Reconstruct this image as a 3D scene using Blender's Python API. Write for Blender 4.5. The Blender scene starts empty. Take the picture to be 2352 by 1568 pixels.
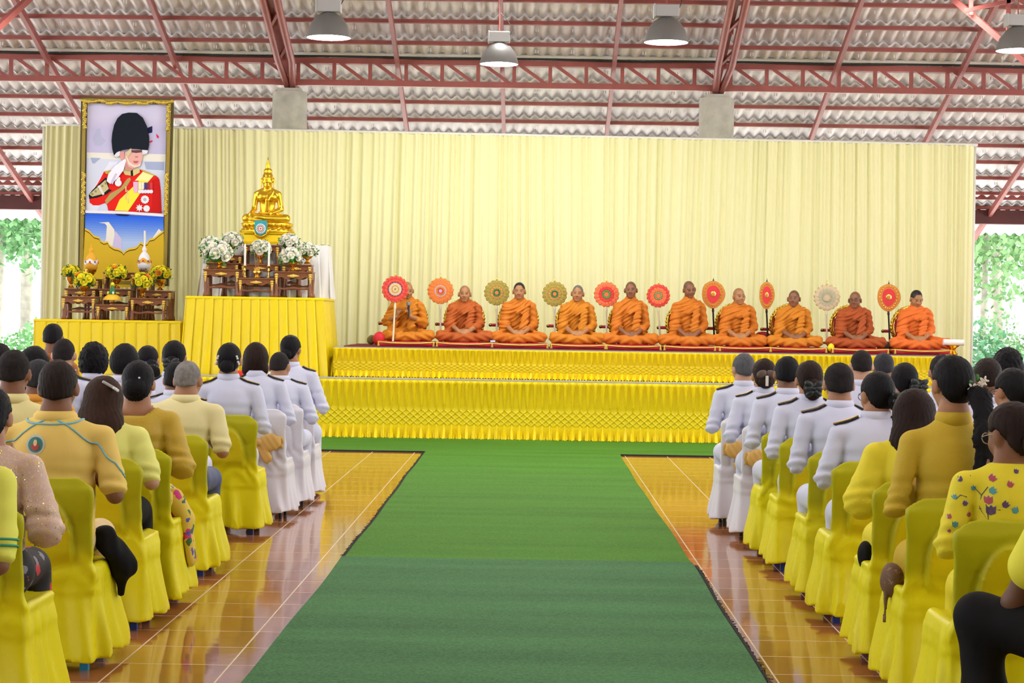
import bpy, math, random
import numpy as np
from mathutils import Vector, Matrix
from mathutils.bvhtree import BVHTree
RND = random.Random(11)
pi = math.pi
SC = bpy.context.scene
COL = SC.collection
# ------------------------------------------------------------------ camera (telephoto, standing eye height)
FPX = 4700.0
CAM = Vector((0, 0, 1.587))
yc = Vector((45, 54, -FPX)).normalized()
xc = Vector((1, -0.0155, 0)); xc = (xc - yc * xc.dot(yc)).normalized()
zc = xc.cross(yc)
RW = Matrix((xc, yc, zc))
cam_data = bpy.data.cameras.new('camera')
cam_data.sensor_width = 36; cam_data.lens = 36 * FPX / 2352
cam_data.clip_end = 500
cam = bpy.data.objects.new('camera', cam_data); COL.objects.link(cam)
cam.matrix_world = Matrix.Translation(CAM) @ RW.to_4x4()
SC.camera = cam
def P(px, py, Y):
    """world point seen at photo pixel (px,py) when it stands Y metres in front of the camera"""
    v = RW @ Vector((px - 1176, 784 - py, -FPX))
    return CAM + v * (Y / v.y)
# ------------------------------------------------------------------ materials
MATS = {}
def srgb(r, g, b):
    f = lambda c: (c / 255 / 12.92) if c / 255 <= .04045 else ((c / 255 + .055) / 1.055) ** 2.4
    return (f(r), f(g), f(b))
def mat(name, col, rough=.6, metal=0., var=0., vscale=8., bump=0., bscale=60., sheen=0., spec=.5, emit=0., coat=0., trans=0., vcol=False, wave=None, stretch=None):
    if name in MATS: return MATS[name]
    m = bpy.data.materials.new(name); m.use_nodes = True
    nt = m.node_tree; N = nt.nodes; L = nt.links
    b = N['Principled BSDF']
    b.inputs['Base Color'].default_value = (*col, 1)
    b.inputs['Roughness'].default_value = rough
    b.inputs['Metallic'].default_value = metal
    b.inputs['Specular IOR Level'].default_value = spec
    if sheen:
        b.inputs['Sheen Weight'].default_value = sheen; b.inputs['Sheen Roughness'].default_value = .4
        b.inputs['Sheen Tint'].default_value = (*[min(1, c * 1.2 + .1) for c in col], 1)
    if coat: b.inputs['Coat Weight'].default_value = coat; b.inputs['Coat Roughness'].default_value = .08
    if emit:
        b.inputs['Emission Color'].default_value = (*col, 1); b.inputs['Emission Strength'].default_value = emit
    if trans:
        b.inputs['Transmission Weight'].default_value = trans
    tc = N.new('ShaderNodeTexCoord'); src = tc.outputs['Object']
    if stretch:
        mp = N.new('ShaderNodeMapping'); mp.inputs['Scale'].default_value = stretch
        L.new(src, mp.inputs['Vector']); src = mp.outputs['Vector']
    colout = None
    if vcol:
        at = N.new('ShaderNodeAttribute'); at.attribute_name = 'Col'; colout = at.outputs['Color']
    if var:
        n = N.new('ShaderNodeTexNoise'); n.inputs['Scale'].default_value = vscale; n.inputs['Detail'].default_value = 4
        L.new(src, n.inputs['Vector'])
        mr = N.new('ShaderNodeMapRange'); mr.inputs['From Min'].default_value = .25; mr.inputs['From Max'].default_value = .75
        mr.inputs['To Min'].default_value = 1 - var; mr.inputs['To Max'].default_value = 1 + var
        L.new(n.outputs['Fac'], mr.inputs['Value'])
        vm = N.new('ShaderNodeVectorMath'); vm.operation = 'SCALE'
        if colout: L.new(colout, vm.inputs[0])
        else: vm.inputs[0].default_value = col
        L.new(mr.outputs['Result'], vm.inputs['Scale'])
        colout = vm.outputs['Vector']
    if colout: L.new(colout, b.inputs['Base Color'])
    if bump:
        n = N.new('ShaderNodeTexNoise'); n.inputs['Scale'].default_value = bscale; n.inputs['Detail'].default_value = 3
        L.new(src, n.inputs['Vector'])
        bp = N.new('ShaderNodeBump'); bp.inputs['Strength'].default_value = bump; bp.inputs['Distance'].default_value = .01
        L.new(n.outputs['Fac'], bp.inputs['Height']); L.new(bp.outputs['Normal'], b.inputs['Normal'])
    MATS[name] = m
    return m
# ------------------------------------------------------------------ objects
def prop(o, label=None, cat=None, group=None, kind=None):
    if label: o['label'] = label
    if cat: o['category'] = cat
    if group: o['group'] = group
    if kind: o['kind'] = kind
    return o
def empty(name, loc=(0, 0, 0), rz=0., label=None, cat=None, group=None, kind=None):
    o = bpy.data.objects.new(name, None); COL.objects.link(o)
    o.location = loc; o.rotation_euler = (0, 0, rz); o.empty_display_size = .1
    return prop(o, label, cat, group, kind)
def link(name, me, parent=None, label=None, cat=None, group=None, kind=None):
    o = bpy.data.objects.new(name, me); COL.objects.link(o)
    if parent is not None: o.parent = parent
    return prop(o, label, cat, group, kind)
def copy_tree(o, parent=None):
    c = o.copy(); COL.objects.link(c)
    if parent is not None: c.parent = parent
    for ch in o.children: copy_tree(ch, c)
    return c
class MB:
    """collects quads into one mesh"""
    def __init__(s): s.v = []; s.f = []; s.mi = []; s.m = 0
    def add(s, vs, fs):
        n = len(s.v); s.v += [tuple(v) for v in vs]
        for f in fs: s.f.append(tuple(i + n for i in f)); s.mi.append(s.m)
        return s
    def box(s, c, size, M=None):
        x, y, z = [d / 2 for d in size]; c = Vector(c)
        vs = [Vector((a * x, b * y, d * z)) for a in (-1, 1) for b in (-1, 1) for d in (-1, 1)]
        if M is not None: vs = [M @ v for v in vs]
        return s.add([v + c for v in vs], [(0, 1, 3, 2), (4, 6, 7, 5), (0, 4, 5, 1), (2, 3, 7, 6), (0, 2, 6, 4), (1, 5, 7, 3)])
    def bar(s, p0, p1, w, h=None):
        """box beam from p0 to p1"""
        h = h or w; p0 = Vector(p0); p1 = Vector(p1); d = (p1 - p0); l = d.length; d.normalize()
        up = Vector((0, 0, 1)) if abs(d.z) < .95 else Vector((0, 1, 0))
        a = d.cross(up).normalized(); b = a.cross(d)
        M = Matrix((a, d, b)).transposed()
        return s.box((p0 + p1) / 2, (w, l, h), M)
    def tube(s, pts, r, n=8, cap=True, rs=None):
        pts = [Vector(p) for p in pts]; base = len(s.v); rings = []
        for i, p in enumerate(pts):
            d = (pts[min(i + 1, len(pts) - 1)] - pts[max(i - 1, 0)]).normalized()
            up = Vector((0, 0, 1)) if abs(d.z) < .9 else Vector((0, 1, 0))
            a = d.cross(up).normalized(); b = a.cross(d)
            rr = rs[i] if rs else r
            rings.append([p + (a * math.cos(2 * pi * k / n) + b * math.sin(2 * pi * k / n)) * rr for k in range(n)])
        vs = [v for rg in rings for v in rg]; fs = []
        for i in range(len(pts) - 1):
            for k in range(n):
                k2 = (k + 1) % n; fs.append((i * n + k, i * n + k2, (i + 1) * n + k2, (i + 1) * n + k))
        if cap: fs.append(tuple(range(n - 1, -1, -1))); fs.append(tuple((len(pts) - 1) * n + k for k in range(n)))
        return s.add(vs, fs)
    def lathe(s, prof, n=20, c=(0, 0, 0), sx=1, sy=1, scal=None):
        c = Vector(c); vs = []; fs = []
        for (r, z) in prof:
            for k in range(n):
                a = 2 * pi * k / n; q = scal(a, z) if scal else 1
                vs.append(c + Vector((r * q * sx * math.cos(a), r * q * sy * math.sin(a), z)))
        m = len(prof)
        for i in range(m - 1):
            for k in range(n):
                k2 = (k + 1) % n; fs.append((i * n + k, i * n + k2, (i + 1) * n + k2, (i + 1) * n + k))
        fs.append(tuple(range(n - 1, -1, -1))); fs.append(tuple((m - 1) * n + k for k in range(n)))
        return s.add(vs, fs)
    def ball(s, c, r, n=10, m=6, rx=None, M=None):
        rx = rx or (r, r, r); vs = []; fs = []; c = Vector(c)
        for i in range(m + 1):
            t = pi * i / m
            for k in range(n):
                a = 2 * pi * k / n
                v = Vector((rx[0] * math.sin(t) * math.cos(a), rx[1] * math.sin(t) * math.sin(a), rx[2] * math.cos(t)))
                vs.append((M @ v if M is not None else v) + c)
        for i in range(m):
            for k in range(n):
                k2 = (k + 1) % n; fs.append((i * n + k, (i + 1) * n + k, (i + 1) * n + k2, i * n + k2))
        return s.add(vs, fs)
    def prism(s, poly, y0, y1, M=None, c=(0, 0, 0)):
        """polygon in the XZ plane extruded along Y"""
        n = len(poly); c = Vector(c)
        vs = [Vector((x, y0, z)) for x, z in poly] + [Vector((x, y1, z)) for x, z in poly]
        if M is not None: vs = [M @ v for v in vs]
        fs = [tuple(range(n)), tuple(range(2 * n - 1, n - 1, -1))] + [(i, n + i, n + (i + 1) % n, (i + 1) % n) for i in range(n)]
        return s.add([v + c for v in vs], fs)
    def grid(s, fn, nu, nv):
        vs = [fn(i / (nu - 1), j / (nv - 1)) for j in range(nv) for i in range(nu)]
        fs = [(j * nu + i, j * nu + i + 1, (j + 1) * nu + i + 1, (j + 1) * nu + i) for j in range(nv - 1) for i in range(nu - 1)]
        return s.add(vs, fs)
    def mesh(s, name, mats, smooth=False, bevel=0):
        me = bpy.data.meshes.new(name); me.from_pydata(s.v, [], s.f)
        if not isinstance(mats, (list, tuple)): mats = [mats]
        for m in mats: me.materials.append(m)
        if len(mats) > 1: me.polygons.foreach_set('material_index', s.mi)
        me.polygons.foreach_set('use_smooth', [bool(smooth)] * len(me.polygons))
        me.update()
        if smooth == 'auto': me.set_sharp_from_angle(angle=math.radians(40))
        return me
    def obj(s, name, mats, parent=None, smooth=False, bevel=0, **kw):
        o = link(name, s.mesh(name, mats, smooth), parent, **kw)
        if bevel:
            b = o.modifiers.new('bevel', 'BEVEL'); b.width = bevel; b.segments = 2; b.limit_method = 'ANGLE'
        return o
def np_grid_mesh(name, X, Y, Z, mats, smooth=True):
    """surface from 2-D arrays of coordinates"""
    nv, nu = X.shape
    co = np.stack([X, Y, Z], -1).reshape(-1, 3).astype(np.float32)
    idx = np.arange(nv * nu).reshape(nv, nu)
    q = np.stack([idx[:-1, :-1], idx[:-1, 1:], idx[1:, 1:], idx[1:, :-1]], -1).reshape(-1, 4)
    return np_mesh(name, co, q, mats, smooth)
def np_mesh(name, co, q, mats, smooth=True, cols=None):
    me = bpy.data.meshes.new(name)
    me.vertices.add(len(co)); me.vertices.foreach_set('co', np.ascontiguousarray(co, dtype=np.float32).ravel())
    me.loops.add(q.size); me.loops.foreach_set('vertex_index', np.ascontiguousarray(q, dtype=np.int32).ravel())
    me.polygons.add(len(q)); me.polygons.foreach_set('loop_start', np.arange(0, q.size, q.shape[1], dtype=np.int32))
    me.update(calc_edges=True); me.validate()
    me.polygons.foreach_set('use_smooth', [bool(smooth)] * len(me.polygons))
    if not isinstance(mats, (list, tuple)): mats = [mats]
    for m in mats: me.materials.append(m)
    if cols is not None:
        a = me.color_attributes.new('Col', 'FLOAT_COLOR', 'POINT')
        a.data.foreach_set('color', np.ascontiguousarray(cols, dtype=np.float32).ravel())
    return me
# ------------------------------------------------------------------ smooth solids from blended primitives (surface nets)
_rs = np.random.RandomState(5)
_K = _rs.normal(size=(14, 3)); _K /= np.linalg.norm(_K, axis=1)[:, None]
_PH = _rs.uniform(0, 6.28, 14)
def wob(p, freq, seed=0, n=6):
    out = 0
    for i in range(n):
        k = _K[(i + seed) % 14] * freq * (1 + .35 * i)
        out = out + np.sin(p[..., 0] * k[0] + p[..., 1] * k[1] + p[..., 2] * k[2] + _PH[(i + seed * 3) % 14] + seed) / (1 + .3 * i)
    return out / 3.
class SDF:
    def __init__(s): s.p = []
    def cap(s, a, b, r0, r1=None, k=.03, sq=None, neg=False):
        """tapered limb a->b; sq=(sx,sy,sz) squashes its cross-section"""
        r1 = r0 if r1 is None else r1
        s.p.append(('cap', np.array(a, float), np.array(b, float), r0, r1, k, np.array(sq or (1, 1, 1), float), neg)); return s
    def ell(s, c, r, k=.03, M=None, neg=False):
        s.p.append(('ell', np.array(c, float), np.array(r, float), None if M is None else np.array(M.to_3x3()), 0, k, None, neg)); return s
    def box(s, c, h, rd=.01, k=.02, M=None, neg=False):
        s.p.append(('box', np.array(c, float), np.array(h, float), None if M is None else np.array(M.to_3x3()), rd, k, None, neg)); return s
    def chain(s, pts, rs, k=.02, sq=None):
        for i in range(len(pts) - 1): s.cap(pts[i], pts[i + 1], rs[i], rs[i + 1], k, sq)
        return s
    def bounds(s):
        lo = np.full(3, 1e9); hi = -lo
        for q in s.p:
            if q[7]: continue
            l, h = s.bb(q); lo = np.minimum(lo, l); hi = np.maximum(hi, h)
        return lo, hi
    @staticmethod
    def bb(q):
        if q[0] == 'cap':
            r = max(q[3], q[4]) * q[6] * 1.0
            return np.minimum(q[1], q[2]) - r, np.maximum(q[1], q[2]) + r
        if q[3] is None: e = q[2] + (q[4] if q[0] == 'box' else 0)
        else: e = np.full(3, np.linalg.norm(q[2])) + (q[4] if q[0] == 'box' else 0)
        return q[1] - e, q[1] + e
    def mesh(s, name, h, mats, disp=None, cut=None, col=None, smooth=True, pad=.02):
        lo, hi = s.bounds(); lo = lo - pad - 2 * h; hi = hi + pad + 2 * h
        n = np.ceil((hi - lo) / h).astype(int) + 1
        ax = [lo[i] + h * np.arange(n[i]) for i in range(3)]
        F = np.full(n, .15, np.float32)
        for q in s.p:
            l, u = s.bb(q); k = q[5]; m = k + pad + 2 * h
            i0 = np.maximum(np.floor((l - m - lo) / h).astype(int), 0); i1 = np.minimum(np.ceil((u + m - lo) / h).astype(int) + 1, n)
            if (i1 <= i0).any(): continue
            sl = tuple(slice(i0[i], i1[i]) for i in range(3))
            g = np.stack(np.meshgrid(*[ax[i][sl[i]] for i in range(3)], indexing='ij'), -1)
            if q[0] == 'cap':
                sc = q[6]; a = q[1] / sc; b = q[2] / sc; p = g / sc; ba = b - a
                t = np.clip(((p - a) @ ba) / max(ba @ ba, 1e-9), 0, 1)
                d = np.linalg.norm(p - a - t[..., None] * ba, axis=-1) - (q[3] + (q[4] - q[3]) * t)
                d = d * sc.min() ** .5
            else:
                p = g - q[1]
                if q[3] is not None: p = p @ q[3]
                if q[0] == 'ell':
                    k0 = np.linalg.norm(p / q[2], axis=-1); k1 = np.linalg.norm(p / q[2] ** 2, axis=-1)
                    d = k0 * (k0 - 1) / np.maximum(k1, 1e-6)
                else:
                    w = np.abs(p) - q[2]
                    d = np.linalg.norm(np.maximum(w, 0), axis=-1) + np.minimum(w.max(-1), 0) - q[4]
            f = F[sl]
            if q[7]:
                hh = np.clip(.5 - .5 * (f + d) / k, 0, 1)
                F[sl] = f + (-d - f) * hh + k * hh * (1 - hh)
            else:
                hh = np.clip(.5 + .5 * (f - d) / k, 0, 1)
                F[sl] = f + (d - f) * hh - k * hh * (1 - hh)
        if disp is not None or cut is not None:
            g = np.stack(np.meshgrid(*ax, indexing='ij'), -1)
            if disp is not None:
                near = np.abs(F) < .08
                F[near] += disp(g[near]).astype(np.float32)
            if cut is not None: F = np.maximum(F, cut(g).astype(np.float32))
        F[0] = F[-1] = .1; F[:, 0] = F[:, -1] = .1; F[:, :, 0] = F[:, :, -1] = .1
        S = F < 0
        co, qd = surfnet(F, S, lo, h)
        cols = None
        if col is not None:
            c = col(co); cols = np.concatenate([c, np.ones((len(co), 1))], 1)
        return np_mesh(name, co, qd, mats, smooth, cols)
def surfnet(F, S, lo, h):
    n = np.array(F.shape); cnt = np.zeros(n - 1, np.int8)
    for dx in (0, 1):
        for dy in (0, 1):
            for dz in (0, 1):
                cnt += S[dx:n[0] - 1 + dx, dy:n[1] - 1 + dy, dz:n[2] - 1 + dz]
    act = (cnt > 0) & (cnt < 8)
    ci = np.argwhere(act); m = len(ci)
    idx = np.full(n - 1, -1, np.int64); idx[tuple(ci.T)] = np.arange(m)
    acc = np.zeros((m, 3)); num = np.zeros(m)
    corners = [(a, b, c) for a in (0, 1) for b in (0, 1) for c in (0, 1)]
    for a in corners:
        for ax in range(3):
            if a[ax]: continue
            b = list(a); b[ax] = 1
            fa = F[ci[:, 0] + a[0], ci[:, 1] + a[1], ci[:, 2] + a[2]]; fb = F[ci[:, 0] + b[0], ci[:, 1] + b[1], ci[:, 2] + b[2]]
            x = (fa < 0) != (fb < 0)
            t = np.where(x, fa / np.where(x, fa - fb, 1), 0)
            pt = np.tile(np.array(a, float), (m, 1)); pt[:, ax] = t
            acc[x] += pt[x]; num[x] += 1
    co = lo + h * (ci + acc / num[:, None])
    quads = []
    for ax in range(3):
        sh = [slice(None)] * 3; sh2 = [slice(None)] * 3
        sh[ax] = slice(0, -1); sh2[ax] = slice(1, None)
        e = S[tuple(sh)] != S[tuple(sh2)]
        o1, o2 = [(1, 2), (2, 0), (0, 1)][ax]
        pts = np.argwhere(e)
        ok = (pts[:, o1] > 0) & (pts[:, o2] > 0) & (pts[:, o1] < n[o1] - 1) & (pts[:, o2] < n[o2] - 1)
        pts = pts[ok]
        d1 = np.zeros(3, int); d1[o1] = 1; d2 = np.zeros(3, int); d2[o2] = 1
        g = lambda p: idx[p[:, 0], p[:, 1], p[:, 2]]
        q = np.stack([g(pts - d1 - d2), g(pts - d2), g(pts), g(pts - d1)], 1)
        ins = S[pts[:, 0], pts[:, 1], pts[:, 2]]
        q[~ins] = q[~ins][:, ::-1]
        quads.append(q)
    return co, np.concatenate(quads)
# ------------------------------------------------------------------ palette
YEL = mat('yellow_satin', (.90, .68, .003), .36, spec=.45, bump=.06, bscale=260)
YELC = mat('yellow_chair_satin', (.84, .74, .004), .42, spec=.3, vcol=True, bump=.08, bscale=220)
WHT = mat('white_satin', (.80, .78, .86), .45, sheen=.1, bump=.05, bscale=200)
RED_STEEL = mat('red_primer_steel', (.29, .070, .060), .5, var=.15, vscale=5)
CONC = mat('concrete', (.45, .43, .38), .85, var=.2, vscale=6, bump=.3, bscale=30)
GOLD = mat('gold_paint', (.83, .50, .06), .26, metal=.9)
BRASS = mat('brass', (.80, .55, .16), .22, metal=1.)
DWOOD = mat('dark_carved_wood', (.21, .068, .022), .38, var=.25, vscale=20, stretch=(1, 8, 8), coat=.2)
BLACKP = mat('black_plastic', (.012, .012, .014), .45)
# ------------------------------------------------------------------ floor
def floor_mat():
    m = bpy.data.materials.new('glazed_floor_tile'); m.use_nodes = True
    N = m.node_tree.nodes; L = m.node_tree.links; b = N['Principled BSDF']
    tc = N.new('ShaderNodeTexCoord'); mp = N.new('ShaderNodeMapping'); mp.inputs['Location'].default_value = (-1.112 + .49 * 20, .1, 0)
    L.new(tc.outputs['Object'], mp.inputs['Vector'])
    br = N.new('ShaderNodeTexBrick'); br.offset = 0; br.squash = 1
    br.inputs['Scale'].default_value = 1; br.inputs['Brick Width'].default_value = .49; br.inputs['Row Height'].default_value = .49
    br.inputs['Mortar Size'].default_value = .0045; br.inputs['Mortar Smooth'].default_value = .3; br.inputs['Bias'].default_value = 0
    br.inputs['Color1'].default_value = (.35, .125, .042, 1); br.inputs['Color2'].default_value = (.41, .155, .052, 1); br.inputs['Mortar'].default_value = (.62, .52, .38, 1)
    L.new(mp.outputs['Vector'], br.inputs['Vector'])
    n = N.new('ShaderNodeTexNoise'); n.inputs['Scale'].default_value = 9; n.inputs['Detail'].default_value = 6; L.new(tc.outputs['Object'], n.inputs['Vector'])
    mr = N.new('ShaderNodeMapRange'); mr.inputs['To Min'].default_value = .7; mr.inputs['To Max'].default_value = 1.3; L.new(n.outputs['Fac'], mr.inputs['Value'])
    vm = N.new('ShaderNodeVectorMath'); vm.operation = 'SCALE'; L.new(br.outputs['Color'], vm.inputs[0]); L.new(mr.outputs['Result'], vm.inputs['Scale'])
    L.new(vm.outputs['Vector'], b.inputs['Base Color'])
    rr = N.new('ShaderNodeMapRange'); rr.inputs['To Min'].default_value = .07; rr.inputs['To Max'].default_value = .55; L.new(br.outputs['Fac'], rr.inputs['Value'])
    L.new(rr.outputs['Result'], b.inputs['Roughness'])
    n2 = N.new('ShaderNodeTexNoise'); n2.inputs['Scale'].default_value = 3.2; n2.inputs['Detail'].default_value = 2; L.new(tc.outputs['Object'], n2.inputs['Vector'])
    ad = N.new('ShaderNodeMath'); ad.operation = 'MULTIPLY_ADD'; L.new(br.outputs['Fac'], ad.inputs[0]); ad.inputs[1].default_value = -.35; L.new(n2.outputs['Fac'], ad.inputs[2])
    bp = N.new('ShaderNodeBump'); bp.inputs['Strength'].default_value = .10; bp.inputs['Distance'].default_value = .01
    L.new(ad.outputs[0], bp.inputs['Height']); L.new(bp.outputs['Normal'], b.inputs['Normal'])
    b.inputs['IOR'].default_value = 1.55
    return m
fm = MB(); fm.box((0, 10.2, -.15), (34, 47, .3)); fm.obj('floor', floor_mat(), kind='structure')
GROUND = mat('outdoor_ground', (.60, .61, .58), .9, var=.3, vscale=1.5)
g = MB(); g.grid(lambda u, v: (-120 + 240 * u, -60 + 260 * v, -.35), 3, 3); g.obj('ground', GROUND, kind='structure')
# ------------------------------------------------------------------ roof
SL = .30
def zr(Y): return 5.43 + SL * (31 - Y)
RIDGE = 9.0
ROOFM = mat('fibre_cement_sheet', (.78, .75, .76), .85, var=.14, vscale=2.2, bump=.15, bscale=25)
PIT = .177
YP = [28.22 + .72 * i for i in range(14)]     # purlin lines near the eaves
xs = np.arange(-16.5, 16.5, PIT / 8)
wv = .027 * np.cos(2 * pi * xs / PIT)
def sheet_rows():
    co = []; q = []; base = 0
    def strip(ya, za, yb, zb):
        nonlocal base
        n = len(xs)
        for t in (0., .008):
            for (y, z) in ((ya, za), (yb, zb)):
                co.append(np.stack([xs, np.full(n, y), z + wv + t], 1))
        i = np.arange(n - 1)
        b, tp = base, base + 2 * n
        q.append(np.stack([b + i, b + n + i, b + n + i + 1, b + i + 1], 1))
        q.append(np.stack([tp + i, tp + i + 1, tp + n + i + 1, tp + n + i], 1))
        q.append(np.stack([b + i, b + i + 1, tp + i + 1, tp + i], 1))
        q.append(np.stack([b + n + i, tp + n + i, tp + n + i + 1, b + n + i + 1], 1))
        base += 4 * n
    rows = [RIDGE] + [28.22 - .72 * i for i in range(26, 0, -1)] + YP + [38.4]
    for a, b in zip(rows[:-1], rows[1:]):
        if b <= a: continue
        strip(a - .06, zr(a - .06) + .075, b + .09, zr(b + .09) + .112)
    strip(RIDGE, zr(RIDGE) + .1, -14., zr(RIDGE) + .1 - SL * 23)
    return np.concatenate(co), np.concatenate(q)
co, q = sheet_rows()
ceiling = link('ceiling', np_mesh('ceiling', co, q, ROOFM), kind='structure')
for Y in [28.22 - .72 * i for i in range(7, 0, -1)] + YP:
    m = MB(); z = zr(Y); m.box((0, Y, z + .022), (33, .045, .052)); m.box((0, Y + .03, z - .004), (33, .035, .008))
    m.obj('purlin', RED_STEEL, ceiling)
BOLT = mat('galvanised_bolt', (.6, .6, .62), .4, metal=.7)
for Y in YP[:11]:
    m = MB()
    for i in range(-42, 46):
        x = i * PIT * 1.5 + (.3 if i % 2 else 0)
        m.box((x, Y + .03, zr(Y) - .075), (.014, .014, .05))
    m.obj('hook_bolt_line', BOLT, ceiling, kind='stuff')
for i, xx in enumerate((-11.6, -9.05, -7.37, -5.45, -2.08, -.50, 1.18, 4.52, 6.4, 8.2, 10.4, 12.)):
    m = MB(); m.bar((xx, 24, zr(24) - .09), (xx, 38.2, zr(38.2) - .09), .06, .11)
    m.obj('rafter', RED_STEEL, ceiling)
# long truss on the column line, a second one on the eaves
CONDUIT = mat('pale_conduit', (.55, .53, .5), .5); CABLE = mat('black_cable', (.015, .015, .015), .6)
def truss(Y, zt, zb, x0, x1, step, name):
    t = empty(name, (0, 0, 0), kind='structure')
    for (z, nm) in ((zt, 'top_chord'), (zb, 'bottom_chord')):
        m = MB(); m.bar((x0, Y, z), (x1, Y, z), .07, .085); m.obj(nm, RED_STEEL, t)
    n = int((x1 - x0) / step)
    for i in range(n):
        xa = x0 + i * step
        m = MB(); m.bar((xa, Y, zb), (xa, Y, zt), .055); m.obj('vertical', RED_STEEL, t)
        m = MB(); m.bar((xa + .05, Y, zt), (xa + step - .03, Y, zb), .05); m.obj('diagonal', RED_STEEL, t)
    return t
T1 = truss(31., 5.43, 5.10, -9.04, 9.3, .545, 'roof_truss')
for (dz, r, mm, nm) in ((.10, .03, CONDUIT, 'conduit'), (.055, .018, CABLE, 'cable')):
    m = MB(); m.tube([(-9.6 + .8 * i, 30.93, 5.43 + dz + (.012 * math.sin(i * 1.7) if nm == 'cable' else 0)) for i in range(25)], r, 8); m.obj(nm, mm, T1, smooth=True)
truss(36.5, 4.14, 3.86, -12, 12.4, .62, 'eaves_truss')
EAVE = mat('dark_red_painted_beam', (.10, .022, .022), .6, var=.2, vscale=3)
m = MB(); m.box((0, 37.0, 3.53), (33, .3, .25)); m.obj('beam', EAVE, kind='structure')
# slope trusses above the columns
COLX = (-10.2, -3.73, 2.76, 9.3)
for cx in COLX:
    t = empty('slope_truss', (0, 0, 0), kind='structure')
    for dx in (-.07, .13):
        m = MB(); y0, z0 = 31.1, 5.02; y1 = 20.; z1 = 5.02 + (31.1 - y1) * .345
        m.tube([(cx + dx * .3, y0, z0), (cx + dx, 30.2, z0 + .9 * .345), (cx + dx, y1, z1)], .055, 8); m.obj('bottom_chord', RED_STEEL, t, smooth=True)
    m = MB(); m.bar((cx, 20, zr(20) - .14), (cx, 38.2, zr(38.2) - .14), .09, .16); m.obj('top_chord', RED_STEEL, t)
    for i in range(10):
        y = 30.2 - i * 1.0
        m = MB(); m.bar((cx - .07, y, 5.02 + (31.1 - y) * .345), (cx + .13, y - .5, 5.02 + (31.6 - y) * .345), .045); m.obj('lacing', RED_STEEL, t)
        m = MB(); m.bar((cx + .02, y, 5.02 + (31.1 - y) * .345), (cx + .02, y - .2, zr(y - .2) - .1), .05); m.obj('vertical', RED_STEEL, t)
    m = MB(); n = 28
    m.lathe([(.265, 0), (.265, 4.93), (.255, 4.96)], n, (cx, 31.15, 0)); m.box((cx, 31.1, 4.985), (.34, .3, .05))
    m.obj('column', CONC, smooth='auto', kind='structure')
# corner braces near the lens side of the roof
for (a, b, Ya, Yb, w) in (((-40, 95), (72, -8), 26, 27, .075), ((2178, -12), (2300, 92), 26.5, 26, .07), ((2300, 92), (2400, 185), 26, 25.6, .07), ((2215, 25), (2330, 0), 26, 26, .05), ((2316, -10), (2316, 95), 26, 26, .05), ((2318, -20), (2400, 40), 25, 24.8, .06), ((2230, -10), (2230, 35), 26.2, 26.2, .05)):
    m = MB(); m.bar(P(*a, Ya), P(*b, Yb), w); m.obj('roof_brace', RED_STEEL, kind='structure')
m = MB(); m.box((0, -6, 4), (33, .2, 8.4)); m.obj('unseen_blocker_wall', mat('blocker_wall_paint', (.34, .30, .26), .8), kind='structure')  # added unseen wall, keeps sky light behind the camera off the chair backs
# ------------------------------------------------------------------ high bay lamps
LAMPM = mat('grey_lamp_bell', (.17, .165, .16), .5, metal=.3, bump=.1, bscale=120)
LBOX = mat('lamp_gear_box', (.42, .42, .42), .5)
LGLOW = mat('lamp_glow', (1., .98, .88), emit=45)
def lamp(px, py, wpx, label):
    Y = .50 * FPX / wpx; c = P(px, py, Y)
    t = empty('high_bay_lamp', c, 0, label, 'lamp', 'high bay lamps hanging from the roof')
    R0 = .25
    prof = [(R0, 0), (R0 - .005, .02), (.235, .06), (.205, .14), (.15, .22), (.08, .265), (.05, .275)]
    m = MB(); m.lathe(prof + [(.0445, .27)] + [(r - .008, z - .004) for r, z in prof[::-1][1:]], 36); m.f.pop(); m.f.pop()
    m.obj('bell_shade', LAMPM, t, smooth=True)
    m = MB(); m.lathe([(.02, .235), (.05, .20), (.075, .14), (.075, .06), (.04, .02)], 16); m.obj('bulb', LGLOW, t, smooth=True)
    m = MB(); m.box((0, 0, .34), (.27, .17, .13)); m.box((-.135, 0, .34), (.02, .19, .15)); m.obj('gear_box', LBOX, t, bevel=.008)
    m = MB(); m.tube([(0, 0, .40), (0, 0, .55), (0, 0, zr(c.y) - c.z - .1)], .008, 6); m.obj('hanging_rod', RED_STEEL, t)
    m = MB(); m.tube([(.13, 0, .36), (.17, 0, .45), (.1, 0, .56), (.01, 0, .65), (0.01, 0, zr(c.y) - c.z - .1)], .006, 6); m.obj('power_cord', CABLE, t)
    ld = bpy.data.lights.new('lamp_light', 'POINT'); ld.energy = 190; ld.shadow_soft_size = .05; ld.color = (1, .97, .88)
    lo = bpy.data.objects.new('lamp_light', ld); COL.objects.link(lo); lo.parent = t; lo.location = (0, 0, -.02)
    return t
lamp(755, 86, 104, 'grey bell lamp with glowing bulb, leftmost of the hanging lamps')
lamp(1146, 147, 90, 'lower grey bell lamp hanging over the middle of the aisle')
lamp(1530, 97, 104, 'grey bell lamp hanging right of the aisle, near the right column')
lamp(2337, 116, 100, 'grey bell lamp cut by the frame edge at top right corner')
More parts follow.
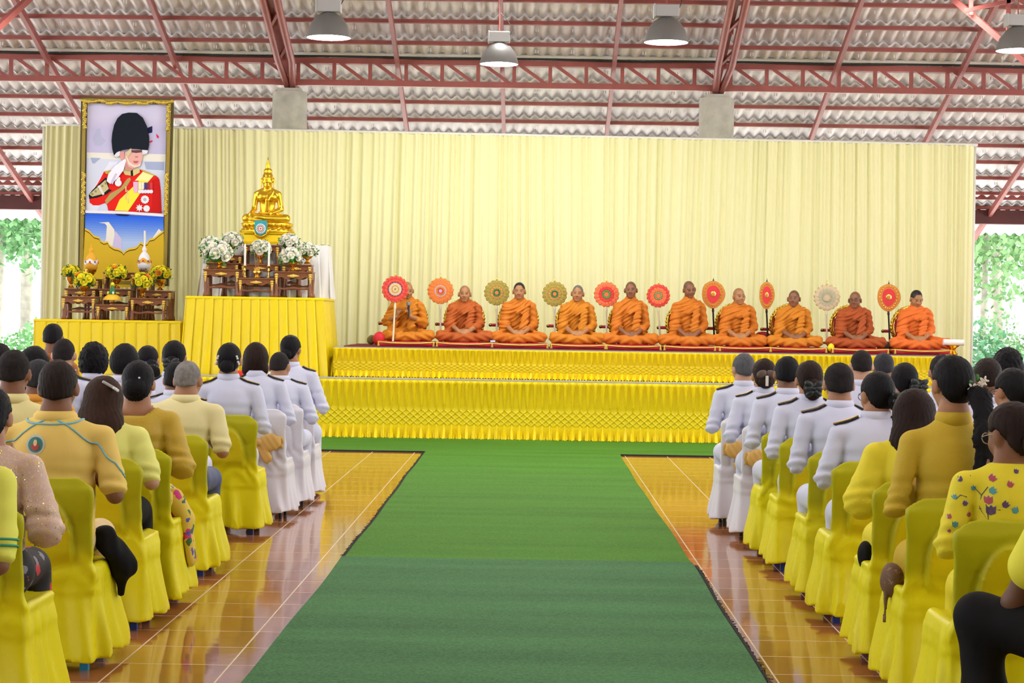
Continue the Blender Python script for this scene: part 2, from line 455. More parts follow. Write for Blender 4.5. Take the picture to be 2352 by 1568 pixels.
# ------------------------------------------------------------------ backdrop curtain
CURT = mat('cream_curtain', (.85, .83, .47), .75, sheen=.1)
def curtain():
    Y = 30.0; a = P(97, 288, Y); b = P(2243, 334, Y)
    x0, x1 = a.x, b.x; nu, nv = 2000, 26
    u = np.linspace(0, 1, nu); x = x0 + (x1 - x0) * u
    V, U = np.meshgrid(np.linspace(0, 1, nv), u, indexing='ij'); X = x0 + (x1 - x0) * U
    top = a.z + (b.z - a.z) * U
    sl = .12 * np.sin(X * 1.3 + 1) * (1 - V) * .6       # folds lean a little
    Xs = X + sl
    rs = np.random.RandomState(12); gx = np.linspace(x0 - 1, x1 + 1, 3000)
    def walk(lo, hi, n):
        kx = np.linspace(x0 - 1, x1 + 1, n); f = np.interp(gx, kx, rs.uniform(lo, hi, n)); return np.cumsum(f) * (gx[1] - gx[0])
    w1, w2 = walk(18, 60, 70), walk(35, 110, 120); am = np.interp(gx, np.linspace(x0 - 1, x1 + 1, 90), rs.uniform(.25, 1.25, 90))
    ip = lambda w_: np.interp(Xs, gx, w_)
    s1 = np.sin(ip(w1)); d = .034 * ip(am) * np.sign(s1) * np.abs(s1) ** .7 + .020 * np.sin(Xs * 9.5 + np.sin(Xs * 1.7)) + .012 * ip(am) * np.sin(ip(w2))
    d2 = .010 * np.sin(Xs * 90 + 3 * np.sin(Xs * 4)) + .008 * np.sin(Xs * 61 + 2 * np.sin(Xs * 5.3))
    amp = .55 + .5 * V
    z = top * (1 - V) + .02 * V
    z = z - .0
    edge = np.minimum(U, 1 - U) * (x1 - x0)
    Yy = Y + d * amp + d2 * (1.2 - V) + np.where(edge < .05, (.05 - edge) * 4, 0)
    return np_grid_mesh('curtain', X, Yy, z, CURT), a, b
cm, ca, cb = curtain()
cr = empty('backdrop_curtain', (0, 0, 0), 0, 'wide cream curtain in gathered folds behind the monks and altars', 'curtain')
link('curtain', cm, cr)
m = MB(); m.tube([ca + Vector((-.02, .02, .01)), cb + Vector((.02, .02, .01))], .022, 8); m.obj('top_rail', mat('white_rail', (.8, .8, .72), .5), cr, smooth=True)
for e in (ca, cb):
    m = MB(); m.tube([(e.x, 30.12, 0), (e.x, 30.12, e.z)], .025, 8); m.obj('post', MATS['white_rail'], cr, smooth=True)
# ------------------------------------------------------------------ pleated skirts
def smock(name, x0, x1, Y, z1, z0, per, parent, seed=0, mt=None):
    """stage skirt: pleat tubes on top, smocked diamonds, flared ruffle at the hem"""
    rs = np.random.RandomState(seed)
    npd = int((x1 - x0) / per); nu = npd * 20 + 1; nv = 84
    U = np.linspace(x0, x0 + npd * per, nu); V = np.linspace(0, 1, nv)
    u, v = np.meshgrid(U, V)
    ph = (u - x0) / per
    k = np.clip(np.floor(ph).astype(int), 0, npd - 1)
    jx = rs.uniform(-.10, .10, npd)[k]; jw = rs.uniform(.8, 1.2, npd)[k]
    f = ph - np.floor(ph) - .5
    vt, vl = .50, .74
    # top pleats: wide arrow head narrowing to a pinch
    t = np.clip(v / vt, 0, 1)
    w = np.interp(t, [0, .06, .16, .8, 1.], [.06, .38, .30, .16, .05]) * jw
    c = jx * t * (1 - t) * 2
    s = np.clip(1 - np.abs(f - c) / w, 0, 1)
    pl = .075 * np.sqrt(s) * np.interp(t, [0, .04, .12, 1], [.2, 1, 1, .5]) + .008 * np.sin(np.clip((f - c) / w, -1, 1) * 7) * (s > 0)
    # diamonds
    dv = (v - vt) / (vl - vt) * 4.4
    r1 = np.abs(((f + dv * .5 + .5) % 1) - .5); r2 = np.abs(((f - dv * .5 + .5) % 1) - .5)
    rg = np.maximum(np.clip(1 - r1 / .09, 0, 1), np.clip(1 - r2 / .09, 0, 1))
    dm = .020 * rg + .004
    # ruffle
    tb = np.clip((v - vl) / (1 - vl), 0, 1)
    fw = np.interp(tb, [0, 1], [.06, .52])
    s2 = np.clip(1 - np.abs(f) / fw, 0, 1)
    amp = rs.uniform(.7, 1.3, npd)[k]
    rf = (.015 + .10 * tb) * s2 ** .8 * amp + .016 * tb * np.sin(f * 19 + k * 2.1) * (s2 > 0)
    a1 = np.clip((v - vt + .03) / .05, 0, 1); a2 = np.clip((v - vl) / .04, 0, 1)
    d = pl * (1 - a1) + dm * a1 * (1 - a2) + rf * a2
    z = z1 + (z0 - z1) * v + .012 * tb * np.sin(f * 13 + k)
    return link(name, np_grid_mesh(name, u, Y - d, z, mt or YEL), parent)
def pleat_face(p0, p1, q0, q1, n, nv=20, depth=.062, seed=0):
    """knife pleated cloth between top edge p0-p1 and bottom edge q0-q1 (coordinates as arrays)"""
    p0, p1, q0, q1 = [np.array(x, float) for x in (p0, p1, q0, q1)]
    rs = np.random.RandomState(seed); nu = n * 12 + 1
    U = np.linspace(0, 1, nu); V = np.linspace(0, 1, nv); u, v = np.meshgrid(U, V)
    ph = u * n; k = np.clip(np.floor(ph).astype(int), 0, n - 1); f = ph - np.floor(ph)
    A = p0 + (p1 - p0) * u[..., None]; B = q0 + (q1 - q0) * u[..., None]
    c = A * (1 - v[..., None]) + B * v[..., None]
    nrm = np.cross(p1 - p0, q0 - p0); nrm /= np.linalg.norm(nrm)
    w = rs.uniform(.7, 1.2, n)[k]
    saw = np.interp(f, [0, .08, .14, .55, 1], [.05, 1.0, .55, .25, .05])
    d = depth * w * saw * (.35 + .75 * v) + .012 * np.sin(u * 60 + v * 4 + seed) * v
    return c + nrm * d[..., None]
def multi_sheet(name, arrs, mt, parent=None, **kw):
    cos = []; qs = []; b = 0
    for a in arrs:
        nv, nu = a.shape[:2]; cos.append(a.reshape(-1, 3)); idx = np.arange(nv * nu).reshape(nv, nu) + b; b += nv * nu
        qs.append(np.stack([idx[:-1, :-1], idx[:-1, 1:], idx[1:, 1:], idx[1:, :-1]], -1).reshape(-1, 4))
    return link(name, np_mesh(name, np.concatenate(cos), np.concatenate(qs), mt), parent, **kw)
YB = 26.40     # lower tier front
zl = P(1180, 874, YB).z
low = empty('skirted_step', (0, YB + .3, 0), 0, 'long low tier with smocked yellow satin skirt down to the green mat', 'stage')
m = MB(); m.box((0, -.04, zl - .006), (11.0, .50, .012)); o = m.obj('table_top', mat('white_board', (.42, .41, .34), .7), low)
sk = smock('skirt', -5.45, 5.45, -.31, zl - .012, .012, .0975, low, 3)
YU = 27.08
xu0, xu1 = P(766, 800, YU).x, P(2197, 815, YU).x
zu = P(1180, 802, YU).z
up = empty('monk_platform', ((xu0 + xu1) / 2, YU + 1.3, 0), 0, 'upper platform with smocked yellow skirt on which the monks sit', 'stage')
wU = xu1 - xu0
m = MB(); m.box((0, 0, zu - .025), (wU, 2.6, .05)); m.obj('platform_top', MATS['white_board'], up)
m = MB(); m.box((0, .05, (zu - .06) / 2), (wU - .2, 2.4, zu - .06)); m.obj('platform_base', mat('grey_base', (.3, .3, .3), .8), up)
smock('skirt', -wU / 2, wU / 2, -1.31, zu - .012, zl + .0, .0805, up, 8)
# left return of the upper skirt beside the altar table
multi_sheet('side_skirt', [pleat_face((-wU / 2, -1.0, zu), (-wU / 2 + .02, -1.31, zu), (-wU / 2 - .10, -1.0, zl), (-wU / 2 - .02, -1.34, zl), 4, depth=.02)], YEL, up)
m = MB(); m.box((.0, -.05, zu + .006), (wU - .25, 2.3, .012)); red = m.obj('red_carpet', mat('dark_red_carpet', (.16, .012, .018), .9, bump=.3, bscale=150), up, label='dark red carpet under the monks cushions')
# ------------------------------------------------------------------ altar blocks with pleated yellow cloth
def altar_block(pxl, pxr, pyl, pyr, Y, depth, zb, flare, n, label, seed):
    a = P(pxl, pyl, Y); b = P(pxr, pyr, Y)
    z = (a.z + b.z) / 2; w = b.x - a.x; cx = (a.x + b.x) / 2
    t = empty('altar_table', (cx, Y + depth / 2, 0), 0, label, 'table')
    h = w / 2; d = depth / 2
    m = MB(); m.box((0, 0, z - .02), (w + .02, depth, .04)); m.box((0, 0, z / 2 - .02), (w - .2, depth - .2, z - .05))
    m.obj('table_top', YEL, t, bevel=.012)
    fr = pleat_face((-h, -d, z), (h, -d, z), (-h - flare, -d - .03, zb), (h + flare, -d - .03, zb), n, seed=seed)
    rt = pleat_face((h, -d, z), (h, d, z), (h + flare, -d - .03, zb), (h + flare * 1.15, d, zb), max(4, int(n * depth / w)), depth=.03, seed=seed + 1)
    lf = pleat_face((-h, d, z), (-h, -d, z), (-h - flare * 1.2, d, zb), (-h - flare, -d - .03, zb), max(4, int(n * depth / w)), depth=.03, seed=seed + 2)
    multi_sheet('pleated_cloth', [fr, rt, lf], YEL, t)
    return t, Vector((cx, Y, z))
tabB, cB = altar_block(427, 742, 677, 686, 27.0, 1.5, zl - .3, .10, 15, 'tall yellow pleated altar table carrying the golden statue set', 5)
tabK, cK = altar_block(78, 414, 731, 738, 27.35, 1.45, .03, .02, 13, 'lower yellow pleated altar table in front of the framed portrait', 9)
# ------------------------------------------------------------------ green turf carpets
def turf(name, c1, c2, seed):
    m = bpy.data.materials.new(name); m.use_nodes = True; N = m.node_tree.nodes; L = m.node_tree.links; b = N['Principled BSDF']
    tc = N.new('ShaderNodeTexCoord')
    n1 = N.new('ShaderNodeTexNoise'); n1.inputs['Scale'].default_value = 70; n1.inputs['Detail'].default_value = 5
    n2 = N.new('ShaderNodeTexNoise'); n2.inputs['Scale'].default_value = 1.1; n2.inputs['Detail'].default_value = 3
    mp = N.new('ShaderNodeMapping'); mp.inputs['Scale'].default_value = (.35, 2.2, 1); mp.inputs['Location'].default_value = (seed, seed, 0)
    L.new(tc.outputs['Object'], n1.inputs['Vector']); L.new(tc.outputs['Object'], mp.inputs['Vector']); L.new(mp.outputs['Vector'], n2.inputs['Vector'])
    ad = N.new('ShaderNodeMath'); ad.operation = 'MULTIPLY_ADD'; L.new(n1.outputs['Fac'], ad.inputs[0]); ad.inputs[1].default_value = .9
    m2 = N.new('ShaderNodeMath'); m2.operation = 'MULTIPLY'; m2.inputs[1].default_value = .5; L.new(n2.outputs['Fac'], m2.inputs[0]); L.new(m2.outputs[0], ad.inputs[2])
    cr = N.new('ShaderNodeValToRGB'); cr.color_ramp.elements[0].position = .35; cr.color_ramp.elements[0].color = (*c1, 1); cr.color_ramp.elements[1].position = 1.0; cr.color_ramp.elements[1].color = (*c2, 1)
    L.new(ad.outputs[0], cr.inputs['Fac']); L.new(cr.outputs['Color'], b.inputs['Base Color'])
    b.inputs['Roughness'].default_value = .8; b.inputs['Specular IOR Level'].default_value = .2
    bp = N.new('ShaderNodeBump'); bp.inputs['Strength'].default_value = .6; bp.inputs['Distance'].default_value = .01
    L.new(n1.outputs['Fac'], bp.inputs['Height']); L.new(bp.outputs['Normal'], b.inputs['Normal'])
    return m
T_FAR = turf('far_turf', (.022, .095, .006), (.095, .30, .022), 3); T_NEAR = turf('near_turf', (.016, .075, .026), (.090, .27, .10), 9)
RUB = mat('black_rubber_edge', (.01, .01, .014), .8)
def strip_carpet(name, xl, xr, y0, y1, z, thick, mt, label, edge=None):
    """xl, xr: functions of y giving the two edges"""
    n = 40; t = empty(name, (0, 0, 0), 0, label, 'carpet')
    ys = [y0 + (y1 - y0) * i / n for i in range(n + 1)]
    m = MB()
    for i, y in enumerate(ys):
        m.v += [(xl(y), y, z), (xl(y), y, z + thick), (xr(y), y, z + thick), (xr(y), y, z)]
    for i in range(n):
        a = i * 4; b = a + 4
        m.f += [(a, b, b + 1, a + 1), (a + 1, b + 1, b + 2, a + 2), (a + 2, b + 2, b + 3, a + 3)]
    m.f += [(0, 1, 2, 3), (n * 4 + 3, n * 4 + 2, n * 4 + 1, n * 4)]; m.mi = [0] * len(m.f)
    m.obj('turf', mt, t)
    if edge:
        m = MB(); rr = random.Random(4)
        fx, sgn, ya, yb = edge
        k = int((yb - ya) / .035)
        for i in range(k):
            y = ya + (yb - ya) * i / k; x = fx(y)
            m.box((x + sgn * .006, y, z + .006), (.020 + rr.random() * .012, .05, .012), Matrix.Rotation(rr.uniform(-.5, .5), 3, 'Z'))
            if rr.random() < .25: m.box((x + sgn * .022, y, z + .004), (.03 + .02 * rr.random(), .004, .003), Matrix.Rotation(rr.uniform(-.7, .7), 3, 'Z'))
        m.obj('frayed_edge', RUB, t)
    return t
wv1 = lambda a, p: (lambda y: a + .010 * math.sin(y * .5 + p) + .004 * math.sin(y * 2.1 + p))
strip_carpet('runner_carpet', wv1(-1.195, 0), wv1(1.05, 1), 12.9, 23.9, .004, .016, T_FAR, 'yellow-green turf runner down the aisle, the far length next to the stage', (wv1(-1.195, 0), -1, 13.3, 23.9))
strip_carpet('runner_carpet', wv1(-1.20, 2), wv1(1.045, .4), 2.0, 13.12, .022, .016, T_NEAR, 'bluish-green turf runner down the aisle, the near length overlapping the other', (wv1(1.045, .4), 1, 2.0, 13.0))
t = strip_carpet('cross_mat', lambda y: -6.2, lambda y: 6.2, 23.85, 26.42, .003, .014, T_FAR, 'green turf mat running across in front of the yellow skirted step')
m = MB(); m.box((0, 23.84, .008), (12.4, .035, .016)); m.obj('mat_edge', RUB, t)
# ------------------------------------------------------------------ carved altar stools
GILT = mat('gilt_carving', (.75, .50, .10), .38, metal=.7, bump=.5, bscale=160)
def stool(pl, pr, pt, zbase, Y, depth, label, grp):
    a = P(pl, pt, Y); b = P(pr, pt, Y); w = b.x - a.x; H = (a.z + b.z) / 2 - zbase; h = w / 2 - .012; d = depth / 2
    t = empty('altar_stool', ((a.x + b.x) / 2, Y + d, zbase), 0, label, 'stool', grp)
    m = MB(); m.box((0, 0, H - .010), (w, depth, .02)); m.box((0, 0, H - .027), (w - .025, depth - .02, .014)); m.obj('top', DWOOD, t, bevel=.004)
    ah = min(.075, H * .28)
    n = 24; up_ = [(-h + 2 * h * i / n, H - .03) for i in range(n + 1)]
    dn = [(-h + 2 * h * i / n, H - .03 - ah * (.62 + .38 * abs(math.cos(i / n * pi * 3)) ** 1.5)) for i in range(n + 1)]
    for y0 in (-d + .012, d - .03):
        m = MB(); m.prism(up_ + dn[::-1], y0, y0 + .018); m.obj('apron', DWOOD, t)
    for sx in (-1, 1):
        m = MB(); m.box((sx * (h - .012), 0, H - .03 - ah / 2), (.018, depth - .05, ah)); m.obj('side_apron', DWOOD, t)
        for sy in (-1, 1):
            m = MB(); x = sx * (h - .02); y = sy * (d - .032)
            m.tube([(x, y, H - .03), (x + sx * .003, y, H - .10), (x, y, H * .5), (x, y, H * .18), (x + sx * .006, y, .03), (x + sx * .006, y, 0)], .02, 8, rs=[.027, .025, .022, .021, .027, .029])
            m.obj('leg', DWOOD, t, smooth=True)
            if sy < 0:
                m = MB()
                for (zz, r) in ((H - .045, .026), (H - .075, .024), (H - .105, .019), (H - .13, .013), (H - .152, .009)): m.ball((x, y - .018, zz), 0, 8, 5, (r, .012, .02))
                m.obj('gilt_corner', GILT, t, smooth=True)
    if H > .25:
        m = MB(); m.prism([(-h + 2 * h * i / n, H * .36 + .010 * math.cos(i / n * pi * 4) + .010) for i in range(n + 1)] + [(h - 2 * h * i / n, H * .36 - .014 + .006 * math.cos(i / n * pi * 4)) for i in range(n + 1)], -d + .022, -d + .042); m.obj('stretcher', DWOOD, t)
        m = MB(); m.prism([(-h, H * .36), (h, H * .36), (h, H * .36 - .02), (-h, H * .36 - .02)], d - .045, d - .025); m.obj('stretcher', DWOOD, t)
    m = MB()
    for i in range(-4, 5):
        q = 1 - abs(i) / 5; m.ball((i * w * .034, -d + .006, H - .03 - ah * .42), 0, 8, 5, (w * .026, .008, ah * .30 * q + .004))
    m.obj('gilt_apron_carving', GILT, t, smooth=True)
    return t
zB = cB.z; zK = cK.z
gB = 'carved stools of the statue altar'; gK = 'carved stools of the portrait altar'
stool(466, 550, 618, zB, 27.03, .36, 'brown carved altar stool under the front left bowl of white roses', gB)
stool(546, 630, 638, zB, 27.03, .36, 'low brown carved stool holding the brass incense pot and candles', gB)
stool(629, 718, 623, zB, 27.03, .36, 'brown carved altar stool under the front right bowl of white roses', gB)
stool(472, 548, 603, zB, 27.43, .30, 'brown stool behind the front left one on the statue altar', gB)
stool(553, 640, 606, zB, 27.43, .30, 'brown middle stool with the central white rose vase, behind the incense pot', gB)
stool(646, 716, 607, zB, 27.43, .30, 'brown stool behind the front right one on the statue altar', gB)
stool(508, 556, 585, zB, 27.76, .26, 'tall narrow brown stool under the upper left white roses', gB)
stool(559, 642, 562, zB, 27.76, .26, 'tallest brown stool just below the golden statue plinth', gB)
stool(645, 690, 585, zB, 27.76, .26, 'tall narrow brown stool under the upper right white roses', gB)
stool(140, 219, 680, zK, 27.45, .36, 'brown carved stool under the front left bowl of yellow roses', gK)
stool(219, 296, 699, zK, 27.45, .36, 'low brown carved stool holding the small offering tray with green cone', gK)
stool(298, 381, 684, zK, 27.45, .36, 'brown carved stool under the front right bowl of yellow roses', gK)
stool(147, 220, 662, zK, 27.85, .30, 'brown stool under the outer left bowl of yellow roses', gK)
stool(226, 302, 663, zK, 27.85, .30, 'brown stool under the middle bowl of yellow roses', gK)
stool(325, 395, 667, zK, 27.85, .30, 'brown stool under the outer right bowl of yellow roses', gK)
stool(190, 228, 640, zK, 28.19, .26, 'narrow brown stool under the golden cone offering', gK)
stool(236, 308, 625, zK, 28.19, .26, 'tallest brown stool at the foot of the framed portrait', gK)
stool(312, 350, 638, zK, 28.19, .26, 'narrow brown stool under the white cone offering', gK)
# ------------------------------------------------------------------ white draped block and golden statue
WCL = mat('white_drape', (.80, .79, .80), .5, sheen=.1)
YS = 28.35
a = P(470, 560, YS - .28); b = P(752, 562, YS - .28); bw = b.x - a.x; bz = (a.z + b.z) / 2
t = empty('draped_block', ((a.x + b.x) / 2, YS, zB), 0, 'block draped in white satin behind the stools, carrying the golden statue', 'block')
m = MB(); m.box((0, 0, (bz - zB) / 2), (bw - .08, .5, bz - zB - .01)); m.obj('block', MATS['grey_base'], t)
hb = bw / 2; hz = bz - zB
fr = pleat_face((-hb, -.28, hz), (hb, -.28, hz), (-hb - .08, -.32, .0), (hb + .06, -.32, .0), 13, depth=.02, seed=21)
rt = pleat_face((hb, -.28, hz), (hb, .28, hz), (hb + .06, -.32, 0), (hb + .06, .28, 0), 4, depth=.02, seed=22)
lf = pleat_face((-hb, .28, hz), (-hb, -.28, hz), (-hb - .08, .28, 0), (-hb - .08, -.32, 0), 4, depth=.02, seed=23)
tp = pleat_face((-hb, .28, hz), (hb, .28, hz), (-hb, -.28, hz), (hb, -.28, hz), 2, depth=.002, seed=24)
multi_sheet('satin_drape', [fr, rt, lf, tp], WCL, t)
GB = mat('golden_statue', (.86, .55, .035), .24, metal=.85)
def rotz(a): return Matrix.Rotation(a, 3, 'Z')
def add_head(S, c, M, sc=1., face=True, k=.012, neck=.11):
    """head facing local +y, centre c, orientation M"""
    c = Vector(c); q = lambda x, y, z: c + M @ (Vector((x, y, z)) * sc)
    r = lambda *v: tuple(x * sc for x in v)
    S.ell(q(0, -.012, .022), r(.074, .093, .093), .02, M)
    S.ell(q(0, .022, -.045), r(.060, .064, .072), .04, M)
    S.ell(q(0, .062, -.090), r(.026, .022, .018), .03, M)
    for s in (-1, 1):
        S.ell(q(s * .083, -.008, -.010), r(.011, .022, .034), .010, M @ Matrix.Rotation(s * -.35, 3, 'Z'))
        S.ell(q(s * .036, .055, -.030), r(.022, .022, .024), .03, M)
    if face:
        S.cap(q(-.038, .074, .020), q(.038, .074, .020), .010 * sc, .010 * sc, .012)
        for s in (-1, 1):
            S.ell(q(s * .030, .092, .003), r(.017, .014, .010), .008, M, neg=True)
            S.ell(q(s * .030, .074, .002), r(.014, .012, .011), .004, M)
        S.cap(q(0, .082, .010), q(0, .100, -.028), .007 * sc, .011 * sc, .010)
        for s in (-1, 1): S.ell(q(s * .012, .088, -.032), r(.009, .010, .008), .008, M)
        S.cap(q(-.017, .080, -.057), q(.017, .080, -.057), .007 * sc, .007 * sc, .008)
        S.cap(q(-.015, .079, -.069), q(.015, .079, -.069), .008 * sc, .008 * sc, .006)
    if neck: S.cap(q(0, -.022, -.05), q(0, -.03, -.06 - neck), .052 * sc, .056 * sc, .03)
def add_hand(S, w, d, u, side, curl=.4, sc=1., k=.008):
    """w wrist, d towards the fingers, u back of hand normal; thumb leaves on `side`"""
    w = Vector(w); d = Vector(d).normalized(); u = Vector(u); u = (u - d * u.dot(d)).normalized(); s = d.cross(u).normalized() * side
    M = Matrix((s, d, u)).transposed()
    S.ell(w + d * .048 * sc, (.038 * sc, .052 * sc, .016 * sc), .015, M)
    for i, (o, l) in enumerate(((.027, .070), (.009, .080), (-.009, .075), (-.026, .058))):
        b = w + d * (.085 * sc) + s * o * sc
        d1 = (d * math.cos(curl) - u * math.sin(curl)); d2 = (d * math.cos(curl * 2.2) - u * math.sin(curl * 2.2))
        p1 = b + d1 * l * .5 * sc; p2 = p1 + d2 * l * .5 * sc
        S.cap(b - d * .01, p1, .0092 * sc, .0085 * sc, k); S.cap(p1, p2, .0085 * sc, .0070 * sc, .004)
    b = w + d * .025 * sc + s * .03 * sc; p1 = b + (d * .5 + s * .7 - u * .3).normalized() * .038 * sc
    S.cap(b, p1, .0115 * sc, .0095 * sc, k); S.cap(p1, p1 + (d * .85 + s * .1 - u * .4).normalized() * .03 * sc, .0095 * sc, .0075 * sc, .004)
def statue():
    c = P(612, 553, YS - .05); c.z = bz
    t = empty('golden_statue', (c.x, YS, bz), 0, 'golden seated Buddha statue with flame top on a lotus plinth', 'statue')
    # plinth
    def ring(hw, hd, z, n=6): return [(hw * x, hd * y, z) for x, y in ((-1, -.35), (-.72, -1), (.72, -1), (1, -.35), (1, .6), (.7, 1), (-.7, 1), (-1, .6))]
    m = MB(); rs_ = [ring(.46, .27, 0), ring(.46, .27, .02), ring(.445, .25, .035), ring(.40, .23, .13), ring(.40, .24, .15), ring(.40, .24, .165), ring(.36, .21, .165)]
    vs = [v for r in rs_ for v in r]; m.add(vs, [(i * 8 + k, i * 8 + (k + 1) % 8, (i + 1) * 8 + (k + 1) % 8, (i + 1) * 8 + k) for i in range(6) for k in range(8)] + [tuple(range(48, 56))])
    m.obj('plinth', mat('bright_gold', (.90, .66, .02), .3, metal=.7), t, bevel=.004)
    m = MB(); m.lathe([(.36, .165), (.385, .18), (.375, .20), (.30, .235), (.31, .25), (.35, .27), (.365, .295), (.33, .31), (.2, .31)], 48, sy=.62)
    for row, (z, rr, zs, n) in enumerate(((.205, .345, -1, 22), (.268, .335, 1, 22))):
        for i in range(n):
            an = 2 * pi * (i + .5 * row) / n; M = Matrix.Rotation(an + pi / 2, 3, 'Z') @ Matrix.Rotation(.5 * zs, 3, 'X')
            m.ball((rr * math.cos(an), rr * .62 * math.sin(an), z), 0, 8, 5, (.045, .018, .034), M)
    m.obj('lotus_base', GB, t, smooth=True)
    S = SDF(); MM = Matrix.Rotation(pi, 3, 'Z')
    S.cap((0, .03, .36), (0, .03, .46), .125, .088, .04, (1, .72, 1)).cap((0, .03, .46), (0, .02, .68), .085, .132, .05, (1, .62, 1))
    S.cap((-.12, .02, .715), (.12, .02, .715), .040, .040, .05)
    for s in (-1, 1): S.ell((s * .065, -.055, .66), (.07, .035, .055), .04)
    S.cap((0, .02, .72), (0, .01, .80), .052, .046, .03)
    H0 = Vector((0, 0, .905))
    add_head(S, H0, MM, 1.02, True, neck=0)
    for s in (-1, 1): S.cap((s * .083, .0, .89), (s * .088, -.01, .80), .011, .009, .008)
    # crossed legs
    for s in (-1, 1):
        S.cap((s * .10, .02, .37), (s * .275, -.10, .365), .075, .058, .04)
    S.cap((.27, -.11, .36), (-.02, -.215, .362), .055, .036, .02); S.cap((-.27, -.10, .355), (.05, -.165, .335), .055, .036, .02)
    S.ell((-.09, -.235, .372), (.075, .03, .026), .02); S.ell((.10, -.16, .34), (.07, .035, .026), .02)
    # right arm over the knee, left hand in the lap
    S.chain([(-.155, .02, .70), (-.185, .03, .50), (-.215, -.11, .425)], [.042, .034, .027], .03)
    add_hand(S, (-.215, -.12, .425), (.12, -.35, -1), (-.1, -1, .3), -1, .15, 1.0)
    S.chain([(.155, .02, .70), (.185, .03, .50), (.06, -.14, .432)], [.042, .035, .027], .03)
    add_hand(S, (.06, -.145, .428), (-1, -.25, -.02), (0, .1, -1), 1, .2, 1.0)
    # robe sash from the left shoulder
    S.cap((.075, -.062, .735), (.012, -.115, .62), .016, .018, .006, (1.6, .6, 1)); S.cap((.012, -.115, .62), (.0, -.085, .47), .018, .02, .006, (1.6, .6, 1))
    def hairbumps(p):
        m_ = (p[..., 2] > .935) & (p[..., 2] < 1.06)
        return np.where(m_, -.003 * np.abs(np.sin(p[..., 0] * 220) * np.sin(p[..., 1] * 220) * np.sin(p[..., 2] * 220)), 0)
    S.ell((0, .012, 1.025), (.058, .062, .045), .02)
    link('figure', S.mesh('figure', .0075, GB, hairbumps), t)
    m = MB(); m.lathe([(.03, 1.05), (.036, 1.07), (.030, 1.085), (.034, 1.10), (.020, 1.135), (.012, 1.165), (.003, 1.215)], 12, sy=.7); m.obj('flame_finial', GB, t, smooth=True)
    m = MB(); cx = -.05
    m.prism([(cx - .085, .325), (cx + .085, .325), (cx + .085, .19), (cx + .06, .15), (cx, .12), (cx - .06, .15), (cx - .085, .19)], -.292, -.268); bn = m.obj('banner', mat('teal_banner', (.02, .30, .36), .4), t)
    m = MB(); m.prism([(cx + .068 * math.cos(2 * pi * i / 32), .215 + .068 * math.sin(2 * pi * i / 32)) for i in range(32)], -.300, -.292); wh = m.obj('wheel_disc', mat('white_enamel', (.8, .8, .82), .3), bn)
    m = MB()
    for i in range(32):
        a_ = 2 * pi * i / 32; m.m = i % 4; r = .052 if i % 2 else .034
        m.ball((cx + r * math.cos(a_), -.302, .215 + r * math.sin(a_)), .007, 6, 4)
    m.m = 0; m.ball((cx, -.302, .215), .012, 8, 5)
    m.obj('wheel_jewels', [mat('jewel_red', (.6, .03, .03), .2), mat('jewel_blue', (.05, .1, .5), .2), mat('jewel_gold', (.8, .5, .05), .25, metal=.8), mat('jewel_green', (.03, .3, .1), .2)], bn)
    m = MB(); m.tube([(cx + .10 * math.cos(a_), -.285, .205 + .10 * math.sin(a_)) for a_ in [pi * (1 + i / 14) for i in range(15)]], .016, 8); m.obj('banner_border', GB, bn, smooth=True)
statue()
